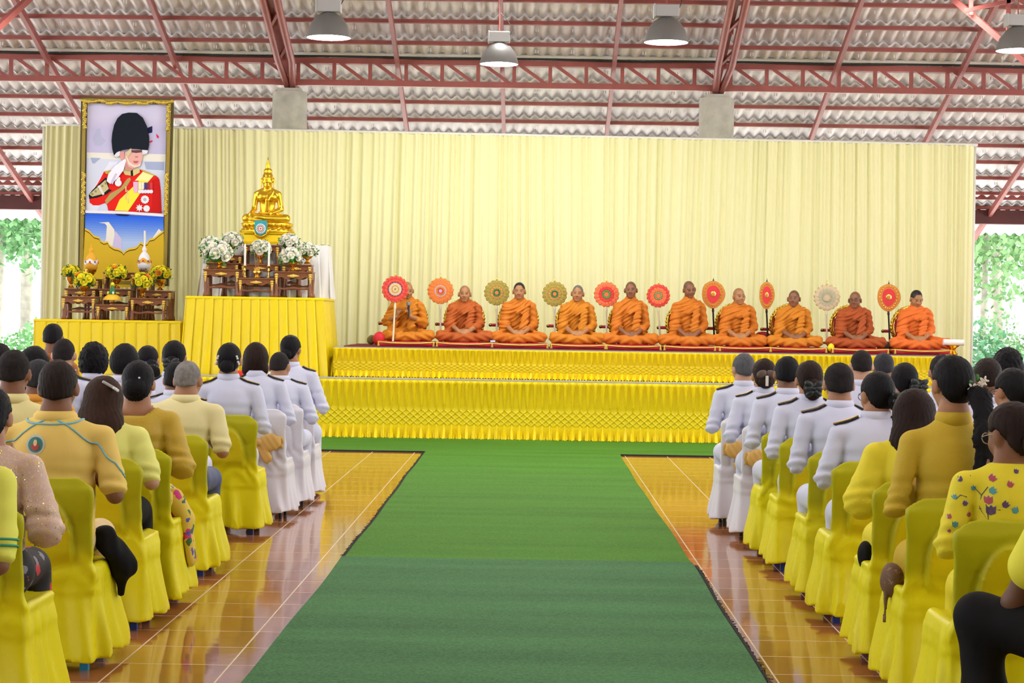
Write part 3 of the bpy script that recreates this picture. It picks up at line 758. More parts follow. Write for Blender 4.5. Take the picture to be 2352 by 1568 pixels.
# ------------------------------------------------------------------ framed portrait
def portrait():
    Yp = 28.95
    q = lambda x, y: P(180 + x / 4.613, 220 + y / 4.613, Yp)
    c0 = P(288, 640, Yp)
    t = empty('framed_portrait', (c0.x, Yp, c0.z), 0, 'tall gold framed portrait of a saluting guardsman in red tunic and black fur hat', 'portrait')
    loc = lambda v: (v.x - c0.x, v.z - c0.z)
    PC = [P(*p, Yp) for p in ((190, 225), (397, 229), (386, 655), (182, 655))]
    out = [loc(v) for v in PC]
    cols = {}
    def pm(n, c, rough=.35):
        if n not in cols: cols[n] = (len(cols), mat('print_' + n, srgb(*c), .5, spec=.15))
        return cols[n][0]
    m = MB(); lay = [0]
    def poly(pts, n, c, raw=False):
        lay[0] += 1; y = -.004 - lay[0] * .0006
        m.m = pm(n, c); pts = pts if raw else [loc(q(*p)) for p in pts]
        k = len(pts); m.add([(x, y, z) for x, z in pts], [tuple(range(k))])
    def disc(cx, cy, r, n, c, star=0, k=20):
        poly([(cx + r * (1 - (star if i % 2 else 0)) * math.cos(2 * pi * i / k), cy + r * (1 - (star if i % 2 else 0)) * math.sin(2 * pi * i / k)) for i in range(k)], n, c)
    poly([(60, 40), (1000, 50), (960, 2000), (20, 2000)], 'lilac', (206, 202, 232))
    for i in range(8): poly([(90, 235 + i * 16), (940, 245 + i * 16), (940, 620), (90, 600)], 'lilac_grey%d' % i, (204 - i * 2, 200 - i * 2, 228 - i))
    poly([(90, 600), (940, 620), (930, 700), (90, 660)], 'cream', (226, 224, 216)); poly([(90, 660), (930, 700), (930, 1220), (90, 1220)], 'pale_blue', (206, 212, 232))
    poly([(130, 655), (240, 660), (170, 720), (150, 715)], 'blue_grey', (160, 172, 205)); poly([(700, 700), (910, 700), (910, 790), (720, 780)], 'blue_grey', (160, 172, 205))
    poly([(90, 1100), (330, 700), (420, 700), (200, 1220), (90, 1220)], 'pale', (222, 226, 242))
    poly([(150, 450), (200, 350), (230, 350), (240, 430), (290, 470), (240, 530), (180, 530)], 'blue_grey2', (178, 180, 212))
    poly([(735, 340), (785, 320), (785, 390), (740, 400)], 'navy', (20, 22, 70)); poly([(825, 400), (855, 430), (850, 455), (832, 440)], 'flag_red', (215, 40, 70)); poly([(755, 480), (790, 470), (785, 490), (760, 500)], 'flag_red', (215, 40, 70))
    # tunic
    poly([(275, 800), (350, 790), (470, 780), (560, 840), (650, 780), (700, 800), (830, 848), (862, 890), (875, 1000), (885, 1245), (320, 1215), (300, 1130), (220, 1160), (160, 1160), (122, 1130), (115, 1060), (200, 940), (240, 870)], 'scarlet', (222, 30, 24))
    poly([(775, 900), (790, 1000), (775, 1235), (885, 1245), (875, 1000), (862, 890), (845, 860)], 'scarlet_dark', (196, 22, 20))
    poly([(112, 1050), (150, 1000), (290, 865), (312, 885), (330, 990), (360, 1000), (300, 1045), (200, 1080), (118, 1092)], 'black_cuff', (28, 24, 28))
    poly([(118, 1045), (290, 890), (325, 985), (260, 1040), (150, 1068)], 'lace_gold', (196, 186, 140))
    for i in range(5): disc(150 + i * 36, 1040 - i * 28, 13, 'lace_dark', (150, 138, 96))
    poly([(205, 960), (230, 945), (280, 1040), (262, 1055)], 'white_braid', (220, 216, 210))
    poly([(390, 1215), (440, 1100), (560, 985), (720, 830), (800, 848), (740, 915), (640, 1060), (530, 1222)], 'sash_yellow', (240, 226, 70))
    poly([(600, 900), (690, 800), (800, 845), (745, 905), (660, 900)], 'sash_pale', (238, 232, 160))
    poly([(285, 1110), (340, 1035), (450, 975), (520, 880), (550, 865), (560, 890), (515, 965), (420, 1045), (330, 1125), (300, 1155)], 'cord_gold', (176, 150, 90))
    for (x, y) in ((500, 960), (520, 1000), (500, 1040), (525, 1080)): poly([(x, y), (x + 12, y), (x + 14, y + 60), (x + 2, y + 60)], 'cord_pale', (214, 196, 140))
    poly([(475, 800), (490, 765), (550, 785), (575, 780), (650, 768), (655, 812), (590, 850), (500, 838)], 'collar_gold', (206, 192, 130)); poly([(557, 785), (580, 785), (585, 848), (560, 848)], 'black_cuff', (28, 24, 28))
    poly([(275, 800), (350, 788), (330, 830), (300, 830)], 'shoulder_gold', (190, 166, 70)); poly([(660, 775), (700, 790), (825, 845), (815, 850), (690, 806)], 'shoulder_gold', (190, 166, 70))
    # medals
    poly([(585, 912), (634, 912), (634, 1000), (620, 1028), (600, 1028), (587, 1000)], 'medal_pink', (222, 176, 214))
    for i, c in enumerate(((232, 228, 200), (225, 222, 214), (60, 66, 130), (150, 40, 70), (210, 60, 60))): poly([(642 + i * 30, 920), (670 + i * 30, 920), (670 + i * 30, 990), (642 + i * 30, 990)], 'ribbon%d' % i, c)
    for i in range(5): disc(656 + i * 30, 1015, 20, 'medal_white', (220, 222, 236))
    disc(710, 1100, 47, 'star_white', (226, 224, 232), .18, 28); disc(710, 1100, 18, 'star_grey', (180, 176, 190)); disc(652, 1188, 42, 'star_white', (226, 224, 232), .45, 16); disc(728, 1195, 38, 'star_white', (226, 224, 232), .18, 28); disc(428, 925, 36, 'star_white', (226, 224, 232)); disc(428, 880, 22, 'star_white', (226, 224, 232))
    # face, chin strap, hat, glove
    poly([(498, 600), (560, 572), (682, 572), (686, 640), (676, 700), (640, 752), (595, 772), (540, 755), (512, 712), (492, 655)], 'face', (222, 168, 160))
    poly([(500, 690), (540, 755), (590, 772), (560, 800), (500, 790)], 'face_shade', (200, 142, 134)); poly([(440, 595), (490, 590), (492, 665), (470, 690), (448, 650)], 'face_ear', (214, 150, 146))
    poly([(560, 578), (680, 575), (682, 600), (620, 608), (565, 600)], 'brow_print', (96, 70, 74)); poly([(610, 640), (636, 640), (640, 655), (606, 658)], 'nose_print', (188, 126, 122)); poly([(585, 692), (645, 692), (632, 715), (598, 716)], 'mouth_print', (190, 92, 104))
    poly([(505, 640), (522, 640), (545, 700), (590, 735), (640, 735), (668, 700), (662, 745), (600, 760), (540, 735)], 'strap', (226, 212, 190))
    poly([(470, 195), (540, 180), (625, 184), (690, 235), (735, 330), (756, 440), (756, 520), (738, 605), (690, 580), (640, 566), (560, 562), (480, 576), (412, 602), (384, 636), (366, 570), (357, 480), (365, 400), (385, 310), (420, 240)], 'fur', (12, 22, 34))
    poly([(384, 636), (412, 602), (445, 588), (448, 636), (405, 652)], 'hat_lining', (214, 214, 226)); poly([(680, 574), (744, 580), (735, 612), (686, 626)], 'hat_lining', (214, 214, 226))
    poly([(305, 905), (325, 830), (400, 740), (505, 665), (512, 690), (485, 790), (440, 850), (395, 900), (345, 935)], 'glove', (232, 230, 244)); poly([(345, 920), (400, 820), (420, 830), (370, 940)], 'glove_shade', (196, 194, 220))
    poly([(505, 615), (565, 555), (570, 600), (525, 660)], 'sabre_hilt', (206, 190, 150))
    # car edge, blue field, golden base
    poly([(80, 1212), (500, 1225), (910, 1252), (910, 1282), (500, 1252), (80, 1242)], 'car_white', (226, 226, 236))
    for i in range(12): poly([(80, 1245 + i * 26), (910, 1282 + i * 24), (900, 1900), (70, 1900)], 'blue%d' % i, (40 + i * 12, 95 + i * 9, 222 + i))
    poly([(390, 1250), (560, 1262), (520, 1275), (430, 1270)], 'navy', (20, 22, 70))
    poly([(225, 1345), (330, 1338), (390, 1420), (400, 1560), (340, 1650), (250, 1640), (300, 1520), (310, 1380), (290, 1355)], 'white_streak', (226, 224, 214)); poly([(400, 1430), (360, 1640), (460, 1700), (470, 1520)], 'violet_streak', (196, 186, 226)); poly([(700, 1430), (722, 1430), (725, 1600), (700, 1600)], 'white_streak', (226, 224, 214)); poly([(860, 1410), (890, 1440), (800, 1530), (770, 1540)], 'white_streak', (226, 224, 214))
    sc = [(765, 55), (830, 90), (900, 165), (980, 188), (1000, 235), (1050, 263), (1105, 248), (1130, 300), (1200, 345), (1270, 360), (1320, 388), (1345, 424), (1375, 384), (1430, 355), (1520, 340), (1560, 312), (1595, 262), (1650, 290), (1700, 270), (1735, 215), (1800, 200), (1870, 140), (1945, 85)]
    s5 = lambda dy: [loc(P(80 + x / 6.533, 520 + (y + dy) / 6.533, Yp)) for x, y in sc] + [loc(P(380, 660, Yp)), loc(P(190, 660, Yp))]
    poly(s5(-28), 'gold_light', (226, 186, 52), True); poly(s5(0), 'gold_line', (70, 56, 20), True); poly(s5(14), 'gold_base', (206, 172, 40), True)
    items = sorted(cols.values(), key=lambda x: x[0])
    m.obj('printed_picture', [x[1] for x in items], t)
    m = MB(); n = 4; m.prism(out, 0., .035); m.obj('backing_board', DWOOD, t)
    FRM = mat('olive_gold_frame', (.30, .22, .035), .38, metal=.55, bump=.4, bscale=50); FRD = mat('dark_frame_edge', (.07, .055, .015), .5, metal=.3)
    cxm = sum(p[0] for p in out) / 4; czm = sum(p[1] for p in out) / 4
    inn = lambda d: [(x + (d if x < cxm else -d), z + (d if z < czm else -d)) for x, z in out]
    for nm, d0, d1, y, mt in (('frame_edge', -.012, .016, -.050, FRD), ('frame_moulding', .012, .062, -.062, FRM), ('frame_inner_edge', .058, .072, -.048, FRD)):
        A, B = inn(d0), inn(d1); m = MB()
        for k in range(4):
            k2 = (k + 1) % 4; ps = [A[k], A[k2], B[k2], B[k]]; m.prism(ps, y, 0.03)
        m.obj(nm, mt, t)
    CARV = mat('bright_frame_carving', (.55, .40, .06), .35, metal=.6)
    def leafy(m, x, z, r): m.ball((x, -.066, z), 0, 7, 4, (r, .012, r * RND.uniform(.7, 1.1)))
    m = MB()
    for i in range(58):
        f = i / 57; x = out[0][0] + (out[1][0] - out[0][0]) * f; z = out[0][1] - .035 - .022 * abs(math.sin(f * pi * 5)) - .018 * (abs(f - .5) < .22); leafy(m, x, z, .022 + .012 * abs(math.sin(f * 23)))
    m.obj('top_carving', CARV, t, smooth=True)
    for s, (T, Bm) in ((1, (out[0], out[3])), (-1, (out[1], out[2]))):
        for (f0, f1) in ((0.03, .16), (.40, .62)):
            m = MB(); k = int((f1 - f0) * 120)
            for i in range(k):
                f = f0 + (f1 - f0) * i / (k - 1); x = T[0] + (Bm[0] - T[0]) * f + s * (.035 + .022 * abs(math.sin(i * .8))); leafy(m, x, T[1] + (Bm[1] - T[1]) * f, .020 + .010 * abs(math.sin(i * 1.9)))
            m.obj('side_carving', CARV, t, smooth=True)
portrait()
# ------------------------------------------------------------------ flowers
def rose_mesh(name, col, heart):
    m = MB(); rr = random.Random(3)
    m.m = 1; m.ball((0, 0, -.002), 0, 10, 6, (.021, .021, .027))
    m.m = 0
    for ring, (n, r, h, tilt) in enumerate(((3, .014, .030, .10), (4, .021, .031, .32), (5, .028, .028, .62), (6, .033, .022, .95))):
        for i in range(n):
            an = 2 * pi * (i + .37 * ring) / n + rr.uniform(-.2, .2); wdt = 2.5 * pi / n / 2
            def fn(u, v):
                a_ = an + (u - .5) * 2 * wdt * (1 - .25 * v * v); R_ = r * (.45 + .55 * min(1, v * 1.6)) + h * math.sin(tilt) * v * v * .9
                z = -.016 + h * 1.25 * v * math.cos(tilt * .8) * (1 - .20 * (2 * u - 1) ** 2) - .006 * max(0, v - .8) * 5 * tilt
                return (R_ * math.cos(a_), R_ * math.sin(a_), z)
            m.grid(fn, 6, 6)
    me = m.mesh(name, [col, heart], True); return me
WROSE = rose_mesh('rose', mat('white_petal', (.88, .87, .78), .6), mat('cream_petal', (.88, .80, .58), .6))
YROSE = rose_mesh('rose', mat('yellow_petal', (.92, .84, .02), .6), mat('deep_yellow_petal', (.90, .70, .01), .6))
OROSE = rose_mesh('rose', mat('orange_petal', (.90, .36, .01), .6), mat('deep_orange_petal', (.75, .22, .01), .6))
LEAF = mat('green_leaf', (.06, .24, .03), .55, var=.3, vscale=30); LEAFD = mat('dark_leaf', (.02, .09, .015), .6)
BOWL = mat('polished_gold_bowl', (.86, .48, .06), .18, metal=1.)
def bouquet(bx, by, cx, cy, rx, Y, white, label, grp, seed):
    """bowl base at photo point (bx,by); flower dome centre (cx,cy)"""
    b = P(bx, by, Y); c = P(cx, cy, Y); r = rx * Y / FPX; hz = c.z - b.z
    t = empty('flower_arrangement', b, 0, label, 'flowers', grp)
    zt = max(.10, hz - r * .45)
    m = MB(); m.lathe([(.045, 0), (.048, .008), (.038, .02), (.022, .035), (.018, .05), (.03, .065), (.060, zt * .75), (.070, zt), (.064, zt), (.04, zt * .8)], 24); m.obj('gold_bowl', BOWL, t, smooth='auto')
    rr = random.Random(seed); n = 17
    off = Vector((c.x - b.x, 0, hz)); pts = []
    for i in range(n):
        f = (i + .5) / n; ph = math.acos(1 - 1.35 * f); an = i * 2.39996 + seed
        v = Vector((math.sin(ph) * math.cos(an), math.sin(ph) * math.sin(an), math.cos(ph)))
        pts.append(v)
    for i, v in enumerate(pts):
        sc = rr.uniform(.9, 1.15) * (1.0 if white else .95) * r / .14
        o = link('rose', WROSE if white else (OROSE if i % 7 == 3 else YROSE), t)
        o.location = off + Vector((v.x * r * .84, v.y * r * .84, v.z * r * .72)); o.rotation_euler = v.to_track_quat('Z', 'Y').to_euler(); o.scale = (sc, sc, sc)
    m = MB(); m.ball(off, 0, 12, 8, (r * .70, r * .70, r * .58))
    for i in range(110):
        v = Vector((rr.gauss(0, 1), rr.gauss(0, 1), rr.gauss(.1, .8))).normalized(); p = off + Vector((v.x * r, v.y * r, v.z * r * .8)) * rr.uniform(.7, 1.02)
        s1 = v.cross(Vector((rr.gauss(0, 1), rr.gauss(0, 1), rr.gauss(0, 1)))).normalized(); s2 = (v * .6 + s1.cross(v) * .6).normalized(); l = r * rr.uniform(.18, .34)
        m.add([p, p + s2 * l * .5 + s1 * l * .28, p + s2 * l, p + s2 * l * .5 - s1 * l * .28], [(0, 1, 2, 3)])
    m.obj('leaves', LEAF if white else LEAFD, t, kind='stuff')
gw = 'bowls of white roses on the statue altar'; gy = 'bowls of yellow roses on the portrait altar'
bouquet(504, 617, 500, 583, 36, 27.20, True, 'white roses in a gold bowl, front left on the statue altar', gw, 1)
bouquet(484, 602, 487, 568, 30, 27.57, True, 'white roses behind the front left bowl, at the outer left edge', gw, 2)
bouquet(530, 584, 533, 554, 26, 27.88, True, 'white roses standing highest on the left side of the statue altar', gw, 3)
bouquet(597, 605, 599, 572, 26, 27.57, True, 'white roses in a gold vase between the two lit candles', gw, 4)
bouquet(664, 584, 665, 558, 26, 27.88, True, 'white roses standing highest on the right side of the statue altar', gw, 5)
bouquet(672, 622, 667, 590, 27, 27.20, True, 'white roses in a gold bowl, front right on the statue altar', gw, 6)
bouquet(706, 606, 704, 577, 25, 27.57, True, 'white roses at the outer right edge of the statue altar', gw, 7)
bouquet(163, 661, 164, 626, 22, 27.99, False, 'yellow roses at the outer left edge of the portrait altar', gy, 8)
bouquet(193, 679, 193, 645, 26, 27.62, False, 'yellow roses in a gold bowl, front left on the portrait altar', gy, 9)
bouquet(268, 662, 267, 628, 26, 27.99, False, 'yellow roses in the middle, behind the small offering tray', gy, 10)
bouquet(326, 683, 327, 647, 26, 27.62, False, 'yellow roses in a gold bowl, front right on the portrait altar', gy, 11)
bouquet(368, 666, 370, 630, 25, 27.99, False, 'yellow roses at the outer right edge of the portrait altar', gy, 12)
# ------------------------------------------------------------------ candles, incense, offerings
WAX = mat('white_wax', (.85, .83, .76), .5); FLAME = mat('candle_flame', (1, .72, .28), emit=12)
def candle(px, pb, pt, label):
    b = P(px, pb, 27.14); tpz = P(px, pt, 27.14).z - b.z; t = empty('candlestick', b, 0, label, 'candlestick', 'brass candlesticks')
    s = .165
    m = MB(); m.lathe([(.028, 0), (.03, .006), (.018, .018), (.010, .03), (.016, .045), (.009, .06), (.012, .085), (.018, .10), (.010, .115), (.010, .14), (.030, .152), (.032, .158), (.012, s)], 16); m.obj('brass_stick', BRASS, t, smooth=True)
    m = MB(); m.lathe([(.014, s - .01), (.013, tpz), (.006, tpz + .004)], 12); cd = m.obj('candle', WAX, t, smooth='auto')
    m = MB(); m.lathe([(.003, tpz + .004), (.010, tpz + .018), (.008, tpz + .034), (.001, tpz + .06)], 10); m.obj('flame', FLAME, cd, smooth=True)
candle(562, 637, 570, 'brass candlestick with lit white candle, left of the incense pot'); candle(617, 638, 567, 'brass candlestick with lit white candle, right of the incense pot')
b = P(590, 638, 27.14); t = empty('incense_pot', b, 0, 'round brass incense pot with thin sticks on the low stool', 'incense pot')
m = MB(); m.lathe([(.045, 0), (.05, .008), (.035, .02), (.03, .03), (.055, .05), (.064, .07), (.06, .09), (.045, .10), (.055, .112), (.062, .116), (.05, .116), (.04, .10)], 24); m.obj('pot', BRASS, t, smooth='auto')
for i in range(3):
    m = MB(); x = (i - 1) * .014; m.tube([(x, 0, .09), (x * 2.6, .0, .34)], .0025, 5); m.obj('incense_stick', mat('incense_stick', (.45, .22, .08), .8), t)
def phum(px, pb, pt, Y, c_main, c_band, c_foot, label):
    b = P(px, pb, Y); H = P(px, pt, Y).z - b.z; t = empty('cone_offering', b, 0, label, 'offering', 'cone shaped offerings')
    m = MB(); m.lathe([(.055, 0), (.06, .01), (.04, .03), (.03, .05), (.055, .075), (.075, .11), (.078, .13), (.06, .13)], 24); m.obj('pedestal', c_foot, t, smooth='auto')
    k = H / .54
    m = MB(); m.lathe([(.06, .12), (.085, .14), (.092, .19), (.086, .25), (.066, .305), (.04, .345), (.022, .362), (.03, .38), (.032, .40), (.022, .42), (.014, .43), (.018, .44), (.011, .455), (.014, .463), (.008, .475), (.010, .483), (.005, .495), (.007, .503), (.002, H)], 28); m.obj('lotus_cone', c_main, t, smooth=True)
    m = MB(); n = 40
    for i in range(n):
        a0, a1 = 2 * pi * i / n, 2 * pi * (i + 1) / n
        f = lambda a: .045 * (abs(((a * 2 / pi) % 1) - .5) * 2)
        R_ = .095; m.add([(R_ * math.cos(a0), R_ * math.sin(a0), .19 + f(a0) * .8), (R_ * math.cos(a1), R_ * math.sin(a1), .19 + f(a1) * .8), (R_ * .93 * math.cos(a1), R_ * .93 * math.sin(a1), .235 + f(a1)), (R_ * .93 * math.cos(a0), R_ * .93 * math.sin(a0), .235 + f(a0))], [(0, 1, 2, 3)])
    m.obj('band', c_band, t)
    m = MB()
    for i in range(8):
        a_ = 2 * pi * i / 8 - pi / 2; m.m = i % 2; M = Matrix.Rotation(a_, 3, 'Z'); m.ball((.094 * math.cos(a_), .094 * math.sin(a_), .232), 0, 8, 5, (.008, .013, .013), M)
        m.m = 0; m.ball((.096 * math.cos(a_ + .18), .096 * math.sin(a_ + .18), .215), .007, 6, 4)
    m.obj('jewels', [MATS['jewel_red'], MATS['jewel_blue']], t)
MAR = mat('marigold_cone', (.78, .40, .02), .7, bump=.5, bscale=120); PEARL = mat('pearl_white', (.82, .80, .88), .5, bump=.4, bscale=150); SILV = mat('silver_foot', (.75, .75, .78), .2, metal=1.)
phum(209, 640, 555, 28.3, MAR, PEARL, BOWL, 'golden cone shaped offering with jewelled white band, left of the portrait base'); phum(331, 638, 552, 28.3, PEARL, MAR, SILV, 'white cone shaped offering with jewelled golden band on a silver foot')
b = P(258, 698, 27.6); t = empty('offering_tray', b, 0, 'small footed gold tray with draped yellow rim and green leaf cone', 'tray')
m = MB(); m.lathe([(.035, 0), (.038, .01), (.025, .03), (.028, .05), (.05, .06), (.05, .065)], 20); m.obj('foot', BRASS, t, smooth='auto')
m = MB(); m.lathe([(.125, .052), (.128, .056), (.10, .10), (.06, .125), (.05, .13)], 48, scal=lambda a_, z: 1 + (.06 * abs(math.sin(a_ * 7)) if z < .1 else 0)); m.obj('draped_rim', mat('amber_cloth', (.85, .50, .02), .5), t, smooth=True)
m = MB(); m.lathe([(.055, .12), (.05, .15), (.028, .22), (.01, .26)], 16); m.obj('leaf_cone', mat('folded_leaf', (.03, .16, .05), .5), t, smooth=True)
m = MB(); m.ball((0, 0, .268), .026, 10, 6); m.ball((-.055, 0, .15), .022, 8, 5); m.obj('flower_ball', MATS['yellow_petal'], t, smooth=True)
m = MB(); m.ball((.02, -.05, .15), 0, 8, 5, (.014, .014, .02)); m.obj('white_bud', MATS['white_petal'], t, smooth=True)
# ------------------------------------------------------------------ covered chairs
BLUEP = mat('blue_plastic_leg', (.02, .05, .28), .45); CYANP = mat('pale_blue_plastic_leg', (.03, .38, .62), .4); BLKM = mat('black_metal_leg', (.02, .02, .02), .4, metal=.5)
BOW = mat('amber_bow_satin', (.72, .42, .10), .4, sheen=.15)
def cover_mesh(name, mt, seed, white=False):
    S = SDF(); Mt = Matrix.Rotation(.16, 3, 'X')
    S.cap((-.120, -.262, .775), (.120, -.262, .775), .085, None, .03, (1, .22, 1))
    S.box((0, -.232, .60), (.195, .006, .20), .012, .03, Mt)
    S.box((0, .015, .40), (.195, .215, .04), .02, .03)
    S.box((0, .02, .235), (.20, .22, .165), .012, .02)
    def disp(p):
        x, y, z = p[..., 0], p[..., 1], p[..., 2]
        t = np.clip((.44 - z) / .40, 0, 1)
        th = np.arctan2(y, x)
        fl = -(.018 + .035 * t) * t
        fold = -.028 * t * (np.sin(th * 7 + seed * 2 + 1.5 * np.sin(th * 3 + seed)) + .5 * np.sin(th * 15 + seed + z * 6)) 
        if white: fold = fold * .8
        # arch of the moulded backrest showing through the cloth, and strain creases
        bx, bz = x / .125, (z - .56) / .22
        arch = np.sqrt(bx ** 2 + np.maximum(bz, 0) ** 2)
        inr = np.clip((1 - arch) / .10, 0, 1) * (z > .45) * (y < -.18)
        inr = inr * inr * (3 - 2 * inr) * np.clip((z - .45) / .08, 0, 1)
        emb = -.020 * inr + .005 * (np.abs(arch - 1.02) < .1) * (z > .46) * (y < -.18)
        cr = -.005 * np.sin((z + .6 * np.abs(x)) * 60 + 3 * np.sin(x * 20 + seed)) * np.exp(-((z - .46) / .07) ** 2)
        return fl + fold + emb + cr + .003 * wob(p, 16, seed)
    def cut(p):
        return (.055 + .012 * np.sin(np.arctan2(p[..., 1], p[..., 0]) * 4 + seed)) - p[..., 2]
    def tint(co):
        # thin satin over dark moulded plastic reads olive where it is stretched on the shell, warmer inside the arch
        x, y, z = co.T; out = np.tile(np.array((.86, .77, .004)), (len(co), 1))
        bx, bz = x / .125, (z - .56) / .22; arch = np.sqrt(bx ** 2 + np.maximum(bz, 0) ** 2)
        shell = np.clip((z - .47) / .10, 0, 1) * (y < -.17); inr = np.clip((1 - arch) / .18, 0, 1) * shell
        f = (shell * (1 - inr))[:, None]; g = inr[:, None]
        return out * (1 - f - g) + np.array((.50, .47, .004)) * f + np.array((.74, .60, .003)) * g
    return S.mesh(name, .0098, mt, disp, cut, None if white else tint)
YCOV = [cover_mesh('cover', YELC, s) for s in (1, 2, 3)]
WCOV = cover_mesh('cover', WHT, 4, True)
LEGMESH = {}
def leg_mesh(mt, w):
    if mt.name not in LEGMESH:
        m = MB(); m.tube([(0, 0, .22), (0, 0, .1), (0, 0, 0)], w, 4 if w > .02 else 8, rs=[w * 1.1, w, w]); LEGMESH[mt.name] = m.mesh('leg', mt)
    return LEGMESH[mt.name]
def bow_mesh():
    S = SDF(); S.box((0, -.262, .60), (.190, .003, .045), .004, .01, Matrix.Rotation(.16, 3, 'X'))
    for s in (-1, 1):
        S.ell((s * .095, -.285, .60), (.085, .020, .070), .012); S.cap((s * .02, -.28, .58), (s * .07, -.285, .48), .03, .045, .01, (1, .3, 1))
    S.ell((0, -.29, .60), (.026, .018, .030), .01)
    return S.mesh('bow', .009, BOW, lambda p: .0022 * np.sin(p[..., 0] * 130 + p[..., 2] * 90))
BOWM = bow_mesh(); nch = [0]
def chair(x, y, rz, white, label, cyan=False, grp=None, bow=True):
    t = empty('chair', (x, y, 0), rz, label, 'chair', 'chairs in white covers' if white else 'chairs in yellow covers')
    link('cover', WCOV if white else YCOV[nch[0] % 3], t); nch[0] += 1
    lm = leg_mesh(BLKM, .014) if white else leg_mesh(CYANP if cyan else BLUEP, .026)
    for sx in (-1, 1):
        for sy in (-1, 1):
            o = link('leg', lm, t); o.location = (sx * .165, sy * .165 - .01, 0); o.rotation_euler = (0, 0, pi / 4)
    if white and bow: link('bow', BOWM, t)
    return t
# ------------------------------------------------------------------ seated people
SKIN = {}
def skin_mat(nm): return mat('skin_' + nm, (1, 1, 1), .5, spec=.35, vcol=True, var=.08, vscale=18, bump=.05, bscale=90)
TONES = {'tan': (.42, .20, .11), 'brown': (.25, .108, .055), 'dark': (.15, .065, .035), 'light': (.55, .30, .19), 'monk': (.40, .19, .085)}
def hair_mat(nm, c, r=.5, st=None): return mat('hair_' + nm, c, r, spec=.12, bump=.5, bscale=60, stretch=st or (6, 6, .7), var=.3, vscale=12)
HB = hair_mat('black', (.008, .007, .009)); HBR = hair_mat('dark_brown', (.022, .010, .007)); HG = hair_mat('grey', (.10, .10, .11), .6); HSG = hair_mat('silver_stubble', (.24, .22, .21), .8, (3, 3, 3)); HDG = hair_mat('dark_grey', (.035, .035, .042), .55); HST = hair_mat('black_stubble', (.022, .018, .018), .7, (3, 3, 3))
def cloth(nm, c, r=.7, **k): return mat('cloth_' + nm, c, r, sheen=k.pop('sheen', .15), bump=k.pop('bump', .12), bscale=k.pop('bscale', 300), **k)
UNI = cloth('white_uniform', (.68, .69, .87)); POLO = cloth('gold_yellow_polo', (.86, .60, .14)); PALE = cloth('pale_yellow_polo', (.84, .74, .34)); PALE2 = cloth('pale_cream_yellow', (.82, .72, .36)); LEM = cloth('lemon_blouse', (.86, .83, .22)); MUS = cloth('mustard_silk', (.56, .36, .02), .5, bump=.2, bscale=140); MUS2 = cloth('deep_mustard', (.62, .42, .02), .7, bump=.25, bscale=200); BRY = cloth('bright_yellow', (.88, .72, .02)); TEE = cloth('yellow_tee', (.88, .80, .05)); LTE = cloth('yellow_green_tee', (.82, .80, .10)); ORG = cloth('orange_shirt', (.70, .30, .03))
BLKT = cloth('black_trousers', (.006, .0055, .0065), .8, sheen=0., spec=.2); NAVY = cloth('blue_trousers', (.075, .095, .19)); BEIGE = cloth('beige_cloth', (.76, .56, .28)); FLOR = None
def spots(name, base, cols, sc, th=.28, r=.7):
    """printed cloth: scattered motifs of several colours on a base"""
    m = mat(name, base, r, sheen=.1); N = m.node_tree.nodes; L = m.node_tree.links; b = N['Principled BSDF']; tc = N.new('ShaderNodeTexCoord')
    prev = None
    for i, c in enumerate(cols):
        mp = N.new('ShaderNodeMapping'); mp.inputs['Location'].default_value = (i * 3.7, i * 1.9, i * 5.1); L.new(tc.outputs['Object'], mp.inputs['Vector'])
        ns = N.new('ShaderNodeTexNoise'); ns.inputs['Scale'].default_value = sc * 2.2; L.new(mp.outputs['Vector'], ns.inputs['Vector'])
        va = N.new('ShaderNodeVectorMath'); va.operation = 'MULTIPLY_ADD'; va.inputs[1].default_value = (.06, .06, .06); L.new(ns.outputs['Color'], va.inputs[0]); L.new(mp.outputs['Vector'], va.inputs[2])
        v = N.new('ShaderNodeTexVoronoi'); v.inputs['Scale'].default_value = sc * (1 + .3 * i); L.new(va.outputs['Vector'], v.inputs['Vector'])
        lt = N.new('ShaderNodeMath'); lt.operation = 'LESS_THAN'; lt.inputs[1].default_value = th * (1 - .12 * i); L.new(v.outputs['Distance'], lt.inputs[0])
        mx = N.new('ShaderNodeMix'); mx.data_type = 'RGBA'; L.new(lt.outputs[0], mx.inputs['Factor'])
        if prev is None: mx.inputs['A'].default_value = (*base, 1)
        else: L.new(prev, mx.inputs['A'])
        mx.inputs['B'].default_value = (*c, 1); prev = mx.outputs['Result']
    L.new(prev, b.inputs['Base Color']); return m
FLOR = spots('cloth_yellow_floral_skirt', (.80, .58, .08), [(.75, .05, .28), (.05, .18, .06), (.12, .10, .5)], 9, .30)
FLBLK = spots('cloth_black_floral_skirt', (.012, .012, .018), [(.55, .03, .05), (.25, .22, .26)], 9, .26)
BATIK = spots('cloth_brown_batik', (.33, .10, .02), [(.75, .70, .62), (.55, .40, .05)], 16, .22)
LACE = spots('cloth_pink_gold_lace', (.66, .44, .36), [(.72, .52, .20), (.80, .62, .48), (.55, .40, .14)], 42, .30, .45)
COLLAR = {}
